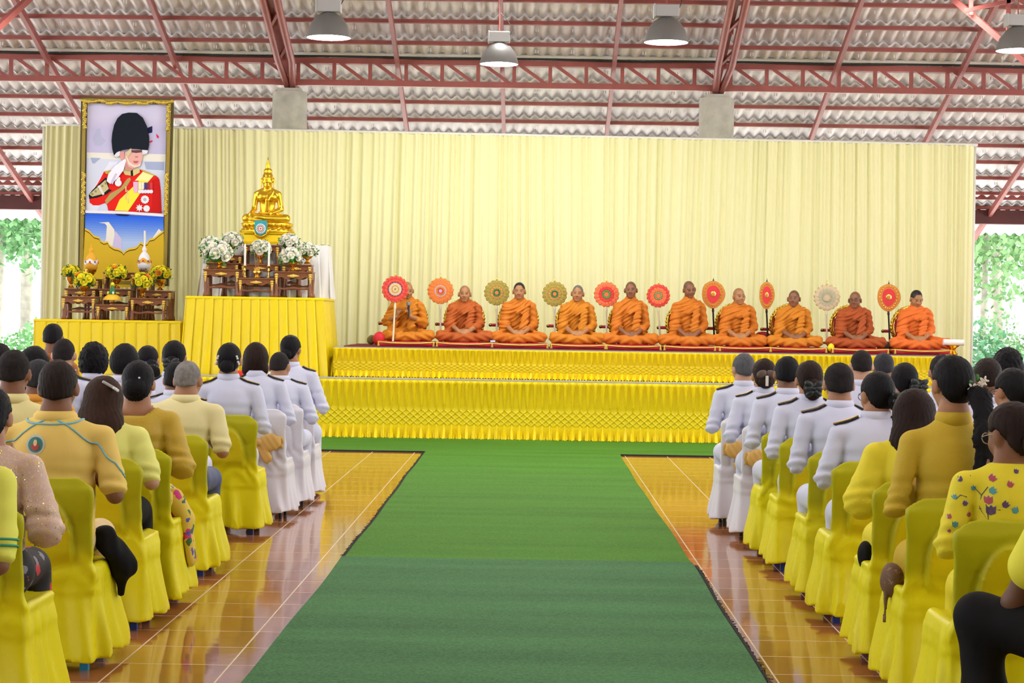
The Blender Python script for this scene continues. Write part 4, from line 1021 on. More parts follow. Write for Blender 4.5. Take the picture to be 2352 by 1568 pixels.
def person(px, py, Y, label, hair='short', hm=None, tone='tan', top=UNI, sleeve='long', bottom=None, skirt=False, cx=None, rz=0., wd=1., yaw=0., tilt=0., nod=.12, h=.011, epau=None, collar='stand', grp=None, glasses=False, earshow=True, pose='wai', lean=0.):
    """someone on a chair, seen from behind: (px,py) is the crown of the head in the photo, Y the distance of the chair"""
    hm = hm or HB
    cr = P(px, py, Y - .03)
    H = min(max(cr.z, 1.2), 1.46)
    x0 = cr.x if cx is None else cx
    dx = cr.x - x0
    t = empty('person', (x0, Y, 0), rz, label, 'person', grp)
    k = (H - .47) / .87; zz = lambda z: .47 + (z - .47) * k
    sw = .172 * wd; c = math.cos(-rz); s_ = math.sin(-rz); ox = dx * c; oy = dx * s_
    lx = lambda z: ox * np.clip((z - .6) / .6, 0, 1)
    Q = lambda x, y, z: (x + lx(zz(z)) + 0, y + lean * (z - .5) + oy * np.clip((zz(z) - .6) / .6, 0, 1), zz(z))
    hc = Vector(Q(0, .015, 1.225)); hc.z = H - .113
    MH = Matrix.Rotation(yaw, 3, 'Z') @ Matrix.Rotation(tilt, 3, 'Y') @ Matrix.Rotation(-nod, 3, 'X')
    elb = {}; wr = {}
    B = SDF(); far = Y > 12.4
    add_head(B, hc, MH, 1., not far or abs(yaw) > .3, neck=.10)
    B.cap(Q(0, -.03, 1.12), Q(0, -.04, .62), .06, .08, .03, (1.2, .8, 1))
    B.cap(Q(-.10, -.035, 1.05), Q(.10, -.035, 1.05), .035, .035, .03)
    for s in (-1, 1):
        sh = Q(s * sw, -.042, 1.012); el = Q(s * (sw + .062), -.085, .762)
        if pose == 'wai': w = Q(s * .045, .21, .93); hd = (-.12 * s, .35, 1); hu = (s, .1, 0); cu = .05
        else: w = Q(s * .11, .24, .60); hd = (-s * .35, 1, -.1); hu = (0, .1, 1); cu = .35
        elb[s] = el; wr[s] = w
        B.chain([sh, el, w], [.043, .036, .026], .015); add_hand(B, w, hd, hu, s if pose == 'wai' else -s, cu)
        B.chain([(s * .08, -.03, .56), (s * .088, .32, .55), (s * .09, .36, .10)], [.055, .042, .030], .02); B.ell((s * .10, .42, .045), (.042, .12, .035), .02)
    tc_ = np.array(TONES[tone]); Mi = np.array(MH.transposed()); hcn = np.array(hc)
    def colr(co):
        out = np.tile(tc_, (len(co), 1)); p = (co - hcn) @ Mi.T
        lip = (np.abs(p[:, 0]) < .024) & (np.abs(p[:, 2] + .063) < .012) & (p[:, 1] > .06); out[lip] = tc_ * (1.05, .6, .6)
        br = (np.abs(np.abs(p[:, 0]) - .032) < .018) & (np.abs(p[:, 2] - .024) < .007) & (p[:, 1] > .04); out[br] = (.02, .015, .012)
        ey = (np.abs(np.abs(p[:, 0]) - .030) < .014) & (np.abs(p[:, 2] - .003) < .006) & (p[:, 1] > .05); out[ey] = (.05, .035, .03)
        return out
    body = link('body', B.mesh('body', h, skin_mat(tone), None, None, colr), t)
    # --- garment
    T = SDF(); g = .014
    T.cap(Q(0, -.055, .61), Q(0, -.05, .74), .148 * wd, .130 * wd, .03, (1, .80, 1)).cap(Q(0, -.05, .74), Q(0, -.05, .925), .130 * wd, .150 * wd, .05, (1, .74, 1))
    [T.cap(Q(s * .03, -.04, 1.045), Q(s * sw * .95, -.042, 1.012), .062, .050, .04) for s in (-1, 1)]; T.cap(Q(0, -.05, 1.0), Q(0, -.035, 1.12), .105, .052, .05, (1, .75, 1))
    for s in (-1, 1):
        sh = Q(s * sw, -.042, 1.010); el = elb[s]; w = wr[s]
        if sleeve == 'short':
            e2 = tuple(sh[i] + (el[i] - sh[i]) * .82 for i in range(3)); T.cap(sh, e2, .052, .060, .022)
        elif sleeve == 'puff':
            e2 = tuple(sh[i] + (el[i] - sh[i]) * 1.0 for i in range(3)); T.chain([sh, e2], [.054, .068], .02); T.cap(e2, tuple(e2[i] + (w[i] - e2[i]) * .25 for i in range(3)), .068, .045, .02)
        elif sleeve == 'cape':
            T.chain([sh, Q(s * (sw + .058), -.07, .775)], [.056, .088], .03, (1, .9, 1))
        else:
            T.chain([sh, el, w], [.054, .047, .038], .018)
    sd = int(abs(px) * 7 + py) % 13
    elA = np.array([elb[-1], elb[1]])
    def wr_disp(p):
        d = .0035 * wob(p, 14, sd) + .0018 * wob(p, 40, sd + 3)
        for e in elA:
            r = np.linalg.norm(p - e, axis=-1); d = d - .006 * np.exp(-(r / .09) ** 2) * np.sin(p[..., 2] * 120 + p[..., 1] * 60 + sd)
        back = (p[..., 1] < -.05); z = p[..., 2]
        d = d - .0035 * back * np.sin(z * 85 + 8 * np.abs(p[..., 0]) + sd) * np.exp(-((z - zz(.82)) / .10) ** 2)
        return d
    ztop = zz(1.105) if collar != 'scoop' else zz(1.045); nx_, ny_ = Q(0, -.035, 1.08)[:2]
    tcut = (lambda p: p[..., 2] - ztop) if collar != 'scoop' else (lambda p: np.minimum(p[..., 2] - ztop, .105 - np.hypot(p[..., 0] - nx_, p[..., 1] - ny_)))
    shirt = link('shirt' if sleeve == 'short' else 'jacket', T.mesh('garment', h, top, wr_disp, tcut), t)
    nb = Vector(Q(0, -.033, 1.10))
    if collar in ('stand', 'polo'):
        m = MB(); n = 28; hh = .038 if collar == 'stand' else .028; r0, r1 = (.078, .067) if collar == 'stand' else (.092, .068); sg = 1 if collar == 'stand' else -1
        prof = [(r0, -.022), (r0 * .5 + r1 * .5 + .006, hh * .4), (r1 + .004, hh), (r1 - .004, hh), (r1 - .006, -.02)]
        m.lathe([(r * wd ** .5, z) for r, z in prof], n, nb + Vector((0, -.004, 0)), 1, .88); m.obj('collar', top, t, smooth=True)
    # --- lower garment
    if bottom is None: bottom = UNI if top is UNI else BLKT
    L_ = SDF()
    L_.cap((-.070, -.05, .575), (.070, -.05, .575), .110, .110, .04)
    if skirt:
        L_.cap((-.06, .0, .555), (-.085, .33, .550), .085, .070, .06); L_.cap((.06, .0, .555), (.085, .33, .550), .085, .070, .06); L_.box((0, .16, .55), (.07, .16, .04), .02, .05)
        L_.box((0, .37, .34), (.10, .03, .16), .045, .05); L_.box((0, .37, .20), (.105, .035, .04), .045, .04)
    else:
        for s in (-1, 1): L_.chain([(s * .090, -.02, .56), (s * .120, .36, .545), (s * .115, .38, .08)], [.090, .068, .056], .03)
    link('skirt' if skirt else 'trousers', L_.mesh('lower', .013 if h < .012 else .016, bottom, lambda p: .004 * wob(p, 15, sd + 1)), t)
    # --- hair
    hair_piece(t, hc, MH, hair, hm, h, sd)
    if epau:
        bvh = BVHTree.FromPolygons([v.co for v in shirt.data.vertices], [p.vertices for p in shirt.data.polygons])
        for s in (-1, 1):
            a = Vector(Q(s * .085, -.04, 1.0)); b = Vector(Q(s * (sw + .028), -.04, 1.0)); pts = []
            for f in (0, .33, .66, 1):
                q = a.lerp(b, f); hit = bvh.ray_cast(Vector((q.x, q.y, zz(1.3))), Vector((0, 0, -1)))
                pts.append(hit[0] + Vector((0, 0, .006)) if hit[0] else q)
            m = MB()
            for i in range(3): m.bar(pts[i], pts[i + 1], .056, .010)
            ep = m.obj('epaulette', mat('black_velvet_board', (.012, .012, .016), .6), t, bevel=.003)
            m = MB(); gd = mat('gold_braid', (.70, .48, .10), .35, metal=.8, bump=.4, bscale=200)
            if epau == 'bars':
                for i in range(5):
                    q = pts[1].lerp(pts[3], .15 + i * .2); m.box(q + Vector((0, 0, .007)), (.010, .05, .004))
            elif epau == 'lines':
                for oy_ in (-.014, .006):
                    for i in range(3): m.bar(pts[i] + Vector((0, oy_, .006)), pts[i + 1] + Vector((0, oy_, .006)), .009, .005)
            elif epau == 'full':
                for i in range(3): m.bar(pts[i] + Vector((0, .004, .006)), pts[i + 1] + Vector((0, .004, .006)), .040, .005)
            else:
                for i in range(3): m.bar(pts[i] + Vector((0, .022, .006)), pts[i + 1] + Vector((0, .022, .006)), .014, .005)
            m.obj('gold_braid', gd, ep)
    if glasses:
        m = MB(); q = lambda x, y, z: hc + MH @ Vector((x, y, z))
        for s in (-1, 1):
            m.tube([q(s * .033 + .026 * math.cos(a), .098 + .0 * a, .0 + .021 * math.sin(a)) for a in [i * pi / 8 for i in range(17)]], .0022, 5, cap=False)
            m.tube([q(s * .058, .096, .006), q(s * .082, .05, .006), q(s * .085, -.02, .002)], .002, 5)
        m.tube([q(-.008, .1, .004), q(.008, .1, .004)], .002, 5)
        m.obj('spectacles', mat('thin_gold_frame', (.5, .42, .3), .3, metal=.9) if glasses == 'gold' else BLACKP, t)
    return t, hc, MH, shirt, Q
def hair_piece(t, hc, MH, style, hm, h, sd):
    q = lambda x, y, z: hc + MH @ Vector((x, y, z)); S = SDF(); Mi = np.array(MH.transposed()); hcn = np.array(hc)
    th = {'short': .012, 'buzz': .005, 'bald': .006, 'curly': .030, 'crop': .010}.get(style, .014)
    S.ell(q(0, -.014, .024), (.074 + th, .093 + th, .091 + th), .02, MH)
    low = {'buzz': -.052, 'bald': -.055, 'short': -.062, 'crop': -.058, 'curly': -.10}.get(style, -.085)
    if style in ('short', 'crop', 'buzz', 'bald', 'curly'): S.ell(q(0, -.052, -.035), (.058 + th, .042 + th, .045 + th), .03, MH)
    if style == 'curly': S.ell(q(0, -.03, -.02), (.105, .10, .10), .03, MH)
    if style == 'bob':
        S.ell(q(0, -.025, -.02), (.098, .100, .105), .04, MH); S.cap(q(-.05, -.03, -.09), q(.05, -.03, -.09), .055, .055, .03); low = -.150
    if style == 'bobshort':
        S.ell(q(0, -.025, -.015), (.100, .102, .10), .04, MH); low = -.115
    if style == 'long':
        S.cap(q(0, -.02, .0), q(0, -.055, -.12), .098, .108, .04, (1, .85, 1)); S.cap(q(0, -.055, -.12), q(0, -.075, -.24), .108, .095, .03, (1, .6, 1)); low = -.285
    if style == 'longer':
        S.cap(q(0, -.02, .0), q(0, -.055, -.14), .098, .118, .04, (1, .85, 1)); S.cap(q(0, -.055, -.14), q(0, -.07, -.30), .118, .112, .03, (1, .6, 1)); low = -.36
    if style == 'updo': S.ell(q(0, -.06, -.04), (.075, .065, .07), .03, MH); low = -.115
    if style == 'bun': S.ell(q(0, -.055, -.05), (.07, .05, .055), .03, MH); low = -.12
    if style in ('netbun', 'sidebun'): S.ell(q(0, -.05, -.04), (.068, .05, .05), .03, MH); low = -.105
    if style in ('ponytail', 'lowtail'): S.ell(q(0, -.05, -.04), (.068, .05, .05), .03, MH); low = -.105
    wide = style in ('bob', 'bobshort', 'long', 'longer', 'curly')
    def cut(p):
        l = (p - hcn) @ Mi.T
        x, y, z = l[..., 0], l[..., 1], l[..., 2]
        face = np.minimum(y - (.045 if not wide else .05), .052 - z)            # face opening below the fringe
        fr = np.maximum(y - .100, 0) * 0 + (y - .085)
        d = np.maximum(face, np.where(z < .05, y - .07, -.1))
        # around the ears
        if not wide:
            side = np.minimum(np.minimum(y + .030 + np.clip((-z - .01) * .55, -.02, .05), .016 - z), np.abs(x) - .035)
            d = np.maximum(d, side)
        d = np.maximum(d, low - z + (0 if wide else .25 * np.abs(x)))
        if style == 'long' or style == 'longer' or style == 'bob': d = np.maximum(d, np.where(z < -.03, y - .03, -.1))
        return d
    am = {'curly': .011, 'buzz': .001, 'bald': .001}.get(style, .0022)
    def disp(p):
        if style == 'curly': return .0065 * np.sin(p[..., 0] * 170 + 2 * np.sin(p[..., 2] * 60)) * np.sin(p[..., 2] * 160 + 2 * np.sin(p[..., 1] * 70)) + .005 * wob(p, 70, sd) + .004 * wob(p, 150, sd)
        an = np.arctan2(p[..., 0] - hcn[0], -(p[..., 1] - hcn[1]))
        return am * np.sin(an * 34 + 3 * np.sin(p[..., 2] * 30 + sd)) + am * wob(p, 30, sd)
    o = link('hair', S.mesh('hair', min(h, .0095), hm, disp, cut), t)
    if style in ('bun', 'netbun', 'sidebun', 'updo'):
        b = SDF(); c = {'bun': q(0, -.115, -.055), 'netbun': q(.005, -.118, -.07), 'sidebun': q(.055, -.125, -.045), 'updo': q(0, -.10, -.03)}[style]
        r = {'bun': (.052, .036, .05), 'netbun': (.060, .045, .072), 'sidebun': (.058, .045, .055), 'updo': (.062, .04, .062)}[style]
        b.ell(c, r, .02, MH)
        bm = link('bun', b.mesh('bun', .0085, hm, lambda p: .003 * np.sin((p[..., 0] + p[..., 2]) * 160) * np.sin((p[..., 0] - p[..., 2]) * 160)), t)
        if style in ('netbun', 'sidebun'):
            m = MB()                       # black organza bow over the net
            for s in (-1, 1):
                for j in range(3):
                    a0 = c + MH @ Vector((0, -.05, .02 - .02 * j)); e = c + MH @ Vector((s * (.055 - .008 * j), -.045, .035 - .035 * j))
                    m.ball((a0 + e) / 2, 0, 10, 6, (.036, .014, .020), MH @ Matrix.Rotation(s * (-.5 + .5 * j), 3, 'Y'))
            m.ball(c + MH @ Vector((0, -.056, 0)), .013, 8, 6)
            m.obj('hair_bow', mat('black_organza', (.006, .012, .014), .35, sheen=.3), t, smooth=True)
    if style in ('ponytail', 'lowtail'):
        b = SDF(); L = 1.0 if style == 'ponytail' else .42
        A = q(.035, -.105, -.02); pts = [A, A + Vector((.03, -.04, -.03)), Vector((A.x + .045, min(A.y - .05, -.205), A.z - .20 * L)), Vector((A.x + .04, min(A.y - .05, -.21), A.z - .40 * L)), Vector((A.x + .02, min(A.y - .04, -.205), A.z - .64 * L))]
        b.chain(pts, [.026, .036, .050, .048, .026], .03, (1.1, .6, 1))
        link('ponytail', b.mesh('ponytail', .009, hm, lambda p: .0035 * np.sin((p[..., 0] * 1 + .2 * np.sin(p[..., 2] * 20)) * 260) + .003 * wob(p, 25, 2)), t)
    return o
def on_back(shirt, Q, pts, r, mt, name, parent, off=.002):
    """a thin cord laid on the back of a garment through (x,z) points"""
    bvh = BVHTree.FromPolygons([v.co for v in shirt.data.vertices], [p.vertices for p in shirt.data.polygons]); out = []
    dp = []
    for a_, b_ in zip(pts[:-1], pts[1:]): dp += [tuple(a_[i] + (b_[i] - a_[i]) * f / 8 for i in range(3)) for f in range(8)]
    for x, y, z in dp + [pts[-1]]:
        q = Vector(Q(x, y, z)); hit = bvh.find_nearest(q)
        out.append(hit[0] + hit[1] * off)
    m = MB(); m.tube(out, r, 6); return m.obj(name, mt, parent, smooth=True)
def patch(shirt, c, rad, mt, name, parent, off=.002, n=20, asp=1.):
    """round flat badge lying on the back of a garment"""
    bvh = BVHTree.FromPolygons([v.co for v in shirt.data.vertices], [p.vertices for p in shirt.data.polygons])
    m = MB(); vs = []; fs = []
    for ring in range(3):
        for i in range(n):
            a = 2 * pi * i / n; p = Vector((c[0] + rad * ring / 2 * math.cos(a), -1, c[2] + rad * asp * ring / 2 * math.sin(a))); hit = bvh.ray_cast(p, Vector((0, 1, 0)))
            vs.append((hit[0] if hit[0] else Vector((p.x, -.2, p.z))) + Vector((0, -off, 0)))
    for ring in range(2):
        for i in range(n): fs.append((ring * n + i, ring * n + (i + 1) % n, (ring + 1) * n + (i + 1) % n, (ring + 1) * n + i))
    m.add(vs, fs); return m.obj(name, mt, parent)
# ---- left block, aisle column
XL = -2.13
GA = 'guests in yellow'; GW = 'officials in white uniform'
chair(-2.12, 7.97, 0, False, 'yellow covered chair at the left frame edge, under the woman in pink lace')
pk, *_r = person(-32, 892, 7.97, 'woman in pink gold-sequinned lace blouse cut by the left frame edge', 'updo', HB, 'tan', LACE, 'puff', FLBLK, True, cx=-2.10, wd=1.02, h=.009, collar=None, grp=GA)
sh_ = _r[2]; bv = BVHTree.FromPolygons([v.co for v in sh_.data.vertices], [p.vertices for p in sh_.data.polygons]); m = MB(); rr = random.Random(5)
vs_ = [p for p in sh_.data.polygons if p.normal.y < .5]
for i in range(1500):
    p = rr.choice(vs_)
    if math.sin(p.center.x * 38 + p.center.z * 30) + math.sin(p.center.z * 50 - p.center.y * 40) < .1: continue
    n_ = (p.normal + Vector((rr.gauss(0, .4), rr.gauss(0, .4), rr.gauss(0, .4)))).normalized(); a_ = n_.orthogonal().normalized() * .003; b_ = n_.cross(a_)
    c_ = p.center + p.normal * .003; m.add([c_ + a_, c_ + b_, c_ - a_, c_ - b_], [(0, 1, 2, 3)])
m.obj('gold_sequins', mat('gold_sequin', (.85, .65, .25), .2, metal=1.), pk, kind='stuff')
chair(-2.12, 9.2, 0, False, 'yellow covered chair under the man in the blue-piped polo shirt', cyan=True)
mp, hc, MH, sh_, Q = person(130, 832, 9.2, 'broad man in golden yellow polo shirt with pale blue piping and back badge', 'short', hair_mat('brown_black', (.022, .014, .011)), 'brown', POLO, 'short', BEIGE, False, cx=-2.13, wd=1.28, h=.008, collar='polo', grp=GA, nod=.05)
CY = mat('pale_blue_piping', (.25, .55, .62), .6)
for s in (-1, 1): on_back(sh_, Q, [(s * .03, -.12, 1.085), (s * .09, -.13, 1.06), (s * .16, -.14, 1.02), (s * .22, -.12, .97), (s * .27, -.09, .90), (s * .30, -.08, .83)], .0042, CY, 'piping', mp)
on_back(sh_, Q, [(.12 * math.cos(a), -.035 + .11 * math.sin(a), 1.075) for a in [pi + pi * i / 12 for i in range(13)]], .005, CY, 'collar_piping', mp)
bc = Vector(Q(-.055, 0, .985)); patch(sh_, bc, .044, mat('badge_ring', (.55, .58, .50), .5), 'badge_ring', mp, .002); patch(sh_, bc, .034, mat('badge_green', (.03, .20, .16), .5), 'badge', mp, .0035); patch(sh_, bc + Vector((0, 0, -.010)), .020, mat('badge_red', (.45, .05, .03), .5), 'badge_emblem', mp, .005, asp=.8); patch(sh_, bc + Vector((0, 0, .008)), .009, mat('badge_cream', (.8, .6, .3), .5), 'badge_figure', mp, .006, asp=1.6)
jk = SDF(); jk.cap((.21, .05, .57), (.275, .12, .43), .055, .055, .05, (1, 1.2, 1)).cap((.275, .12, .44), (.265, .16, .30), .055, .014, .05)
link('black_jacket', jk.mesh('black_jacket', .009, BLKT, lambda p: .010 * wob(p, 38, 3)), mp, label='black folded jacket hanging from the lap')
chair(-2.13, 10.37, 0, False, 'yellow covered chair under the woman with brown hair and silver clip')
wb, hc, MH, sh_, Q = person(234, 870, 10.37, 'woman with straight brown hair, silver hair clip and lemon blouse', 'longer', hair_mat('brown', (.040, .018, .010)), 'light', LEM, 'short', BLKT, True, cx=-2.13, wd=1.02, h=.009, collar=None, grp=GA, nod=.15, yaw=-.1)
m = MB(); c_ = hc + MH @ Vector((.055, -.098, .068)); m.box(c_, (.085, .014, .014), Matrix.Rotation(.5, 3, 'Y')); cl = m.obj('hair_clip', mat('silver_clip', (.6, .65, .68), .3, metal=.6), wb, bevel=.004)
m = MB(); [m.ball(c_ + Vector((.022 + .010 * i, -.008, -.012 - .006 * i)), .008, 8, 5) for i in range(3)]; m.obj('clip_stones', mat('clip_stone', (.8, .8, .85), .2), cl)
chair(-2.13, 11.2, 0, False, 'yellow covered chair under the woman in mustard silk')
mw, hc, MH, sh_, Q = person(315, 834, 11.2, 'woman in mustard silk blouse with hair pinned up and floral skirt', 'updo', HB, 'tan', MUS, 'puff', FLOR, True, cx=-2.13, wd=1.06, h=.009, collar='scoop', grp=GA)
m = MB(); c_ = hc + MH @ Vector((.03, -.14, .02)); m.ball(c_, .006, 8, 5); m.obj('hair_pin', MATS['clip_stone'], mw)
on_back(sh_, Q, [(.075 * math.cos(a), -.035 + .07 * math.sin(a), 1.09) for a in [pi + pi * i / 10 for i in range(11)]], .0022, BRASS, 'gold_necklace', mw, .004) if False else None
m = MB(); m.tube([hc + Vector((.062 * math.cos(a), -.028 + .058 * math.sin(a), -.148)) for a in [2 * pi * i / 24 for i in range(25)]], .0025, 5, cap=False); m.obj('gold_necklace', BRASS, mw, smooth=True)
fl = SDF(); fl.cap((.17, .06, .56), (.225, .14, .44), .06, .055, .04).cap((.225, .14, .44), (.255, .17, .22), .055, .05, .04, (.6, 1.2, 1)); link('skirt_drape', fl.mesh('skirt_drape', .012, FLOR, lambda p: .006 * wob(p, 22, 4)), mw)
chair(-2.14, 12.5, 0, False, 'yellow covered chair under the grey buzz-cut man')
person(430, 831, 12.5, 'grey buzz-cut man in pale yellow polo shirt and blue trousers', 'buzz', HSG, 'tan', PALE2, 'short', NAVY, False, cx=-2.13, wd=1.13, h=.009, collar='polo', grp=GA, yaw=-.18)
chair(-2.16, 14.85, 0, False, 'yellow covered chair nearest the stage on the left, under the woman with white hair clips')
we, hc, MH, sh_, Q = person(525, 792, 14.85, 'woman in white uniform with low bun and two pale bow hair clips', 'bun', HB, 'tan', UNI, 'long', UNI, True, cx=-2.17, wd=1.12, h=.010, epau='lines', grp=GW)
for s in (-1, 1):
    m = MB(); c_ = hc + MH @ Vector((s * .066, -.085, -.01))
    for i in range(4): m.ball(c_ + MH @ Vector((s * .006 * i, -.004, .03 - .02 * i + .006 * (i % 2))), .009, 8, 5)
    m.obj('bow_clip', mat('pearl_clip', (.8, .78, .72), .4), we, smooth=True)
chair(-2.09, 16.0, 0, True, 'white covered chair with amber bow under the bob-haired woman')
person(587, 790, 16.0, 'woman in white uniform with a rounded black bob', 'bob', HBR, 'light', UNI, 'long', UNI, True, cx=-2.10, wd=1.06, h=.010, epau='edge', grp=GW)
chair(-2.06, 16.9, 0, True, 'white covered chair under the balding man with gold-barred epaulettes', bow=False)
person(640, 811, 16.9, 'man with thin grey hair in white uniform with gold-barred epaulettes', 'bald', HST, 'tan', UNI, 'long', UNI, False, cx=-2.03, wd=1.08, h=.010, epau='bars', grp=GW, yaw=-.2, nod=.25)
chair(-2.06, 17.8, 0, True, 'white covered chair nearest the stage on the left side', bow=False)
person(667, 773, 17.8, 'woman in white uniform with low chignon, nearest the stage on the left', 'bun', HB, 'tan', UNI, 'long', UNI, True, cx=-2.0, wd=1.0, h=.011, epau='edge', grp=GW, yaw=-.25)
# ---- left block, further columns
def extra(px, py, Y, label, *a, **k):
    r = person(px, py, Y, label, *a, **k); x = P(px, py, Y).x; chair(x, Y, 0, False, 'yellow covered chair of the ' + ' '.join(label.split(',')[0].split()[:11])); return r
extra(28, 808, 10.85, 'man with cropped black hair in pale yellow polo with white-striped collar', 'crop', HST, 'brown', PALE, 'short', wd=1.16, h=.010, collar='polo', grp=GA)
extra(86, 829, 12.3, 'person in orange shirt mostly hidden behind the blue-piped polo man', 'crop', HDG, 'brown', ORG, 'short', wd=1.05, h=.012, collar='polo', grp=GA)
extra(76, 800, 13.3, 'woman with long black hair in white, left of the man in brown batik', 'long', HB, 'tan', UNI, 'long', wd=1.0, h=.012, grp=GW)
extra(144, 780, 14.9, 'man with thinning grey crop in white uniform, below the portrait altar', 'bald', HST, 'light', UNI, 'long', wd=1.06, h=.011, epau='edge', grp=GW)
extra(214, 795, 15.2, 'person with bushy curly black hair in white', 'curly', HB, 'tan', UNI, 'long', wd=1.05, h=.011, grp=GW)
extra(285, 793, 14.2, 'person with rounded short black hair between the curly head and the blue ribbon', 'bobshort', HB, 'tan', UNI, 'long', wd=1.0, h=.011, grp=GW)
br, hc, MH, *_ = extra(338, 797, 17.3, 'woman with ponytail tied by a royal blue ribbon', 'lowtail', HB, 'tan', UNI, 'long', wd=.98, h=.011, epau='edge', grp=GW)
m = MB()
for s in (-1, 1): m.ball(hc + MH @ Vector((.03 + s * .042, -.12, -.045)), 0, 10, 6, (.05, .018, .024), MH @ Matrix.Rotation(s * .25, 3, 'Y'))
m.obj('blue_ribbon', mat('royal_blue_ribbon', (.02, .03, .38), .45), br, smooth=True)
extra(398, 786, 15.0, 'woman in white uniform with netted low bun, behind the grey buzz-cut man', 'netbun', HB, 'tan', UNI, 'long', wd=1.02, h=.011, epau='edge', grp=GW)
extra(404, 834, 13.7, 'dark-haired official in white uniform half hidden by the grey buzz-cut man', 'crop', HB, 'brown', UNI, 'long', wd=1.06, h=.012, epau='edge', grp=GW)
extra(120, 744, 17.9, 'man in brown batik shirt closest to the portrait altar', 'short', HB, 'brown', BATIK, 'short', wd=1.05, h=.012, collar='polo', grp=GA)
extra(-4, 790, 14.0, 'bald brown-skinned head at the left frame edge', 'bald', HST, 'brown', UNI, 'long', wd=1.0, h=.012, grp=GW)
ls, hc, MH, sh_, Q = person(-120, 870, 6.65, 'person in yellow-green tee with green striped cuffs at the left frame edge', 'short', HB, 'brown', LTE, 'short', BLKT, False, cx=-2.02, wd=1.25, h=.010, collar='polo', grp=GA)
chair(-2.1, 6.65, 0, False, 'yellow covered chair under the person with green striped cuffs')
GRN = mat('green_stripe', (.03, .30, .16), .6)
for f in (.70, .78):
    sh0 = np.array(Q(.172 * 1.25, -.042, 1.010)); el0 = np.array(Q(.172 * 1.25 + .062, -.085, .762)); c_ = Vector(sh0 + (el0 - sh0) * f); ax_ = Vector(el0 - sh0).normalized(); a_ = ax_.orthogonal().normalized(); b_ = ax_.cross(a_)
    m = MB(); m.tube([c_ + (a_ * math.cos(q_) + b_ * math.sin(q_)) * .0625 for q_ in [2 * pi * i / 24 for i in range(25)]], .0045, 6); m.obj('cuff_stripe', GRN, ls, smooth=True)
# ---- right block, aisle column
XR = 1.80
chair(XR, 7.9, 0, False, 'yellow covered chair under the woman in floral print, near the right frame edge')
SKY_ = P(2325, 930, 7.9)
fw, hc, MH, sh_, Q = person(2330, 932, 7.9, 'woman with gold spectacles in yellow blouse printed with flowers', 'bun', HBR, 'brown', BRY, 'long', BRY, True, cx=1.84, wd=1.05, h=.009, collar=None, grp=GA, glasses='gold', yaw=.55, nod=.2)
bv = BVHTree.FromPolygons([v.co for v in sh_.data.vertices], [p.vertices for p in sh_.data.polygons])
FCOL = [mat('print_rose', (.50, .08, .10), .7), mat('print_plum', (.13, .07, .16), .7), mat('print_teal', (.10, .36, .36), .7), mat('print_stem', (.12, .10, .12), .7), mat('print_white_line', (.75, .72, .6), .7)]
m = MB()
def stamp(x, z, r, ang, mi, wd_=.42):
    def put(u, v, e):
        X = x + (u * math.cos(ang) - v * math.sin(ang)) * r; Z = z + (u * math.sin(ang) + v * math.cos(ang)) * r
        hit = bv.ray_cast(Vector((X, -1, Z)), Vector((0, 1, 0)))
        return None if hit[0] is None else hit[0] + Vector((0, -.0012 - e, 0))
    for layer, (s, mm) in enumerate(((1.12, 4), (1., mi))):
        for k_ in (-1, 0, 1):
            pts = []
            for (u, v) in ((0, 0), (.22 * s + .06, .35), (.16 * s, .75), (0, 1.02 * s), (-.16 * s, .75), (-.22 * s - .06, .35)):
                a_ = k_ * wd_; pts.append(put(u * math.cos(a_) - v * math.sin(a_), u * math.sin(a_) + v * math.cos(a_), .0008 * layer + .0004 * (k_ == 0)))
            if all(pts): m.m = mm; m.add(pts, [(0, 1, 2, 3, 4, 5)])
def stem(pts, w=.0017):
    q = []
    for x, z in pts:
        hit = bv.ray_cast(Vector((x, -1, z)), Vector((0, 1, 0)))
        if hit[0]: q.append(hit[0] + Vector((0, -.0012, 0)))
    if len(q) > 1: m.m = 3; m.tube(q, w, 4)
rr = random.Random(8)
flw = [(2240, 1095, 20, .1, 1), (2280, 1105, 20, -.9, 0), (2278, 1133, 20, -1.0, 2), (2245, 1130, 14, 0, 2), (2275, 1160, 24, .0, 0), (2305, 1165, 20, -.8, 1), (2280, 1185, 28, 0, 1), (2218, 1110, 16, .4, 1), (2205, 1150, 14, .5, 2), (2222, 1165, 16, -.5, 1), (2190, 1195, 14, .4, 0), (2200, 1215, 18, 0, 2), (2205, 1240, 14, .2, 1), (2320, 1120, 18, -.5, 0), (2335, 1180, 20, .3, 2), (2190, 1225, 10, .8, 0), (2340, 1090, 14, -.2, 1), (2240, 1190, 14, .8, 0)]
to_l = lambda px_, py_: (P(px_, py_, 7.73).x - fw.location.x, P(px_, py_, 7.73).z)
for (px_, py_, r_, an_, mi_) in flw:
    x_, z_ = to_l(px_, py_); stamp(x_, z_, .85 * r_ * 7.7 / FPX, an_, mi_)
for pth in ([(2240, 1095), (2245, 1120), (2262, 1140), (2258, 1170), (2276, 1200)], [(2262, 1140), (2276, 1120)], [(2258, 1170), (2300, 1172)], [(2276, 1200), (2270, 1160)], [(2205, 1150), (2215, 1140), (2230, 1145)]): stem([to_l(*p_) for p_ in pth])
m.obj('flower_print', FCOL, fw)
chair(XR, 8.87, 0, False, 'yellow covered chair under the woman with the long ponytail')
pw, hc, MH, sh_, Q = person(2192, 823, 8.87, 'woman in mustard jacket with waist-long black ponytail and white hair blossom', 'ponytail', HB, 'tan', MUS2, 'long', MUS2, True, cx=1.80, wd=1.02, h=.008, collar='stand', grp=GA, yaw=.30, nod=.02)
m = MB(); c_ = hc + MH @ Vector((.055, -.118, .005)); rr = random.Random(2)
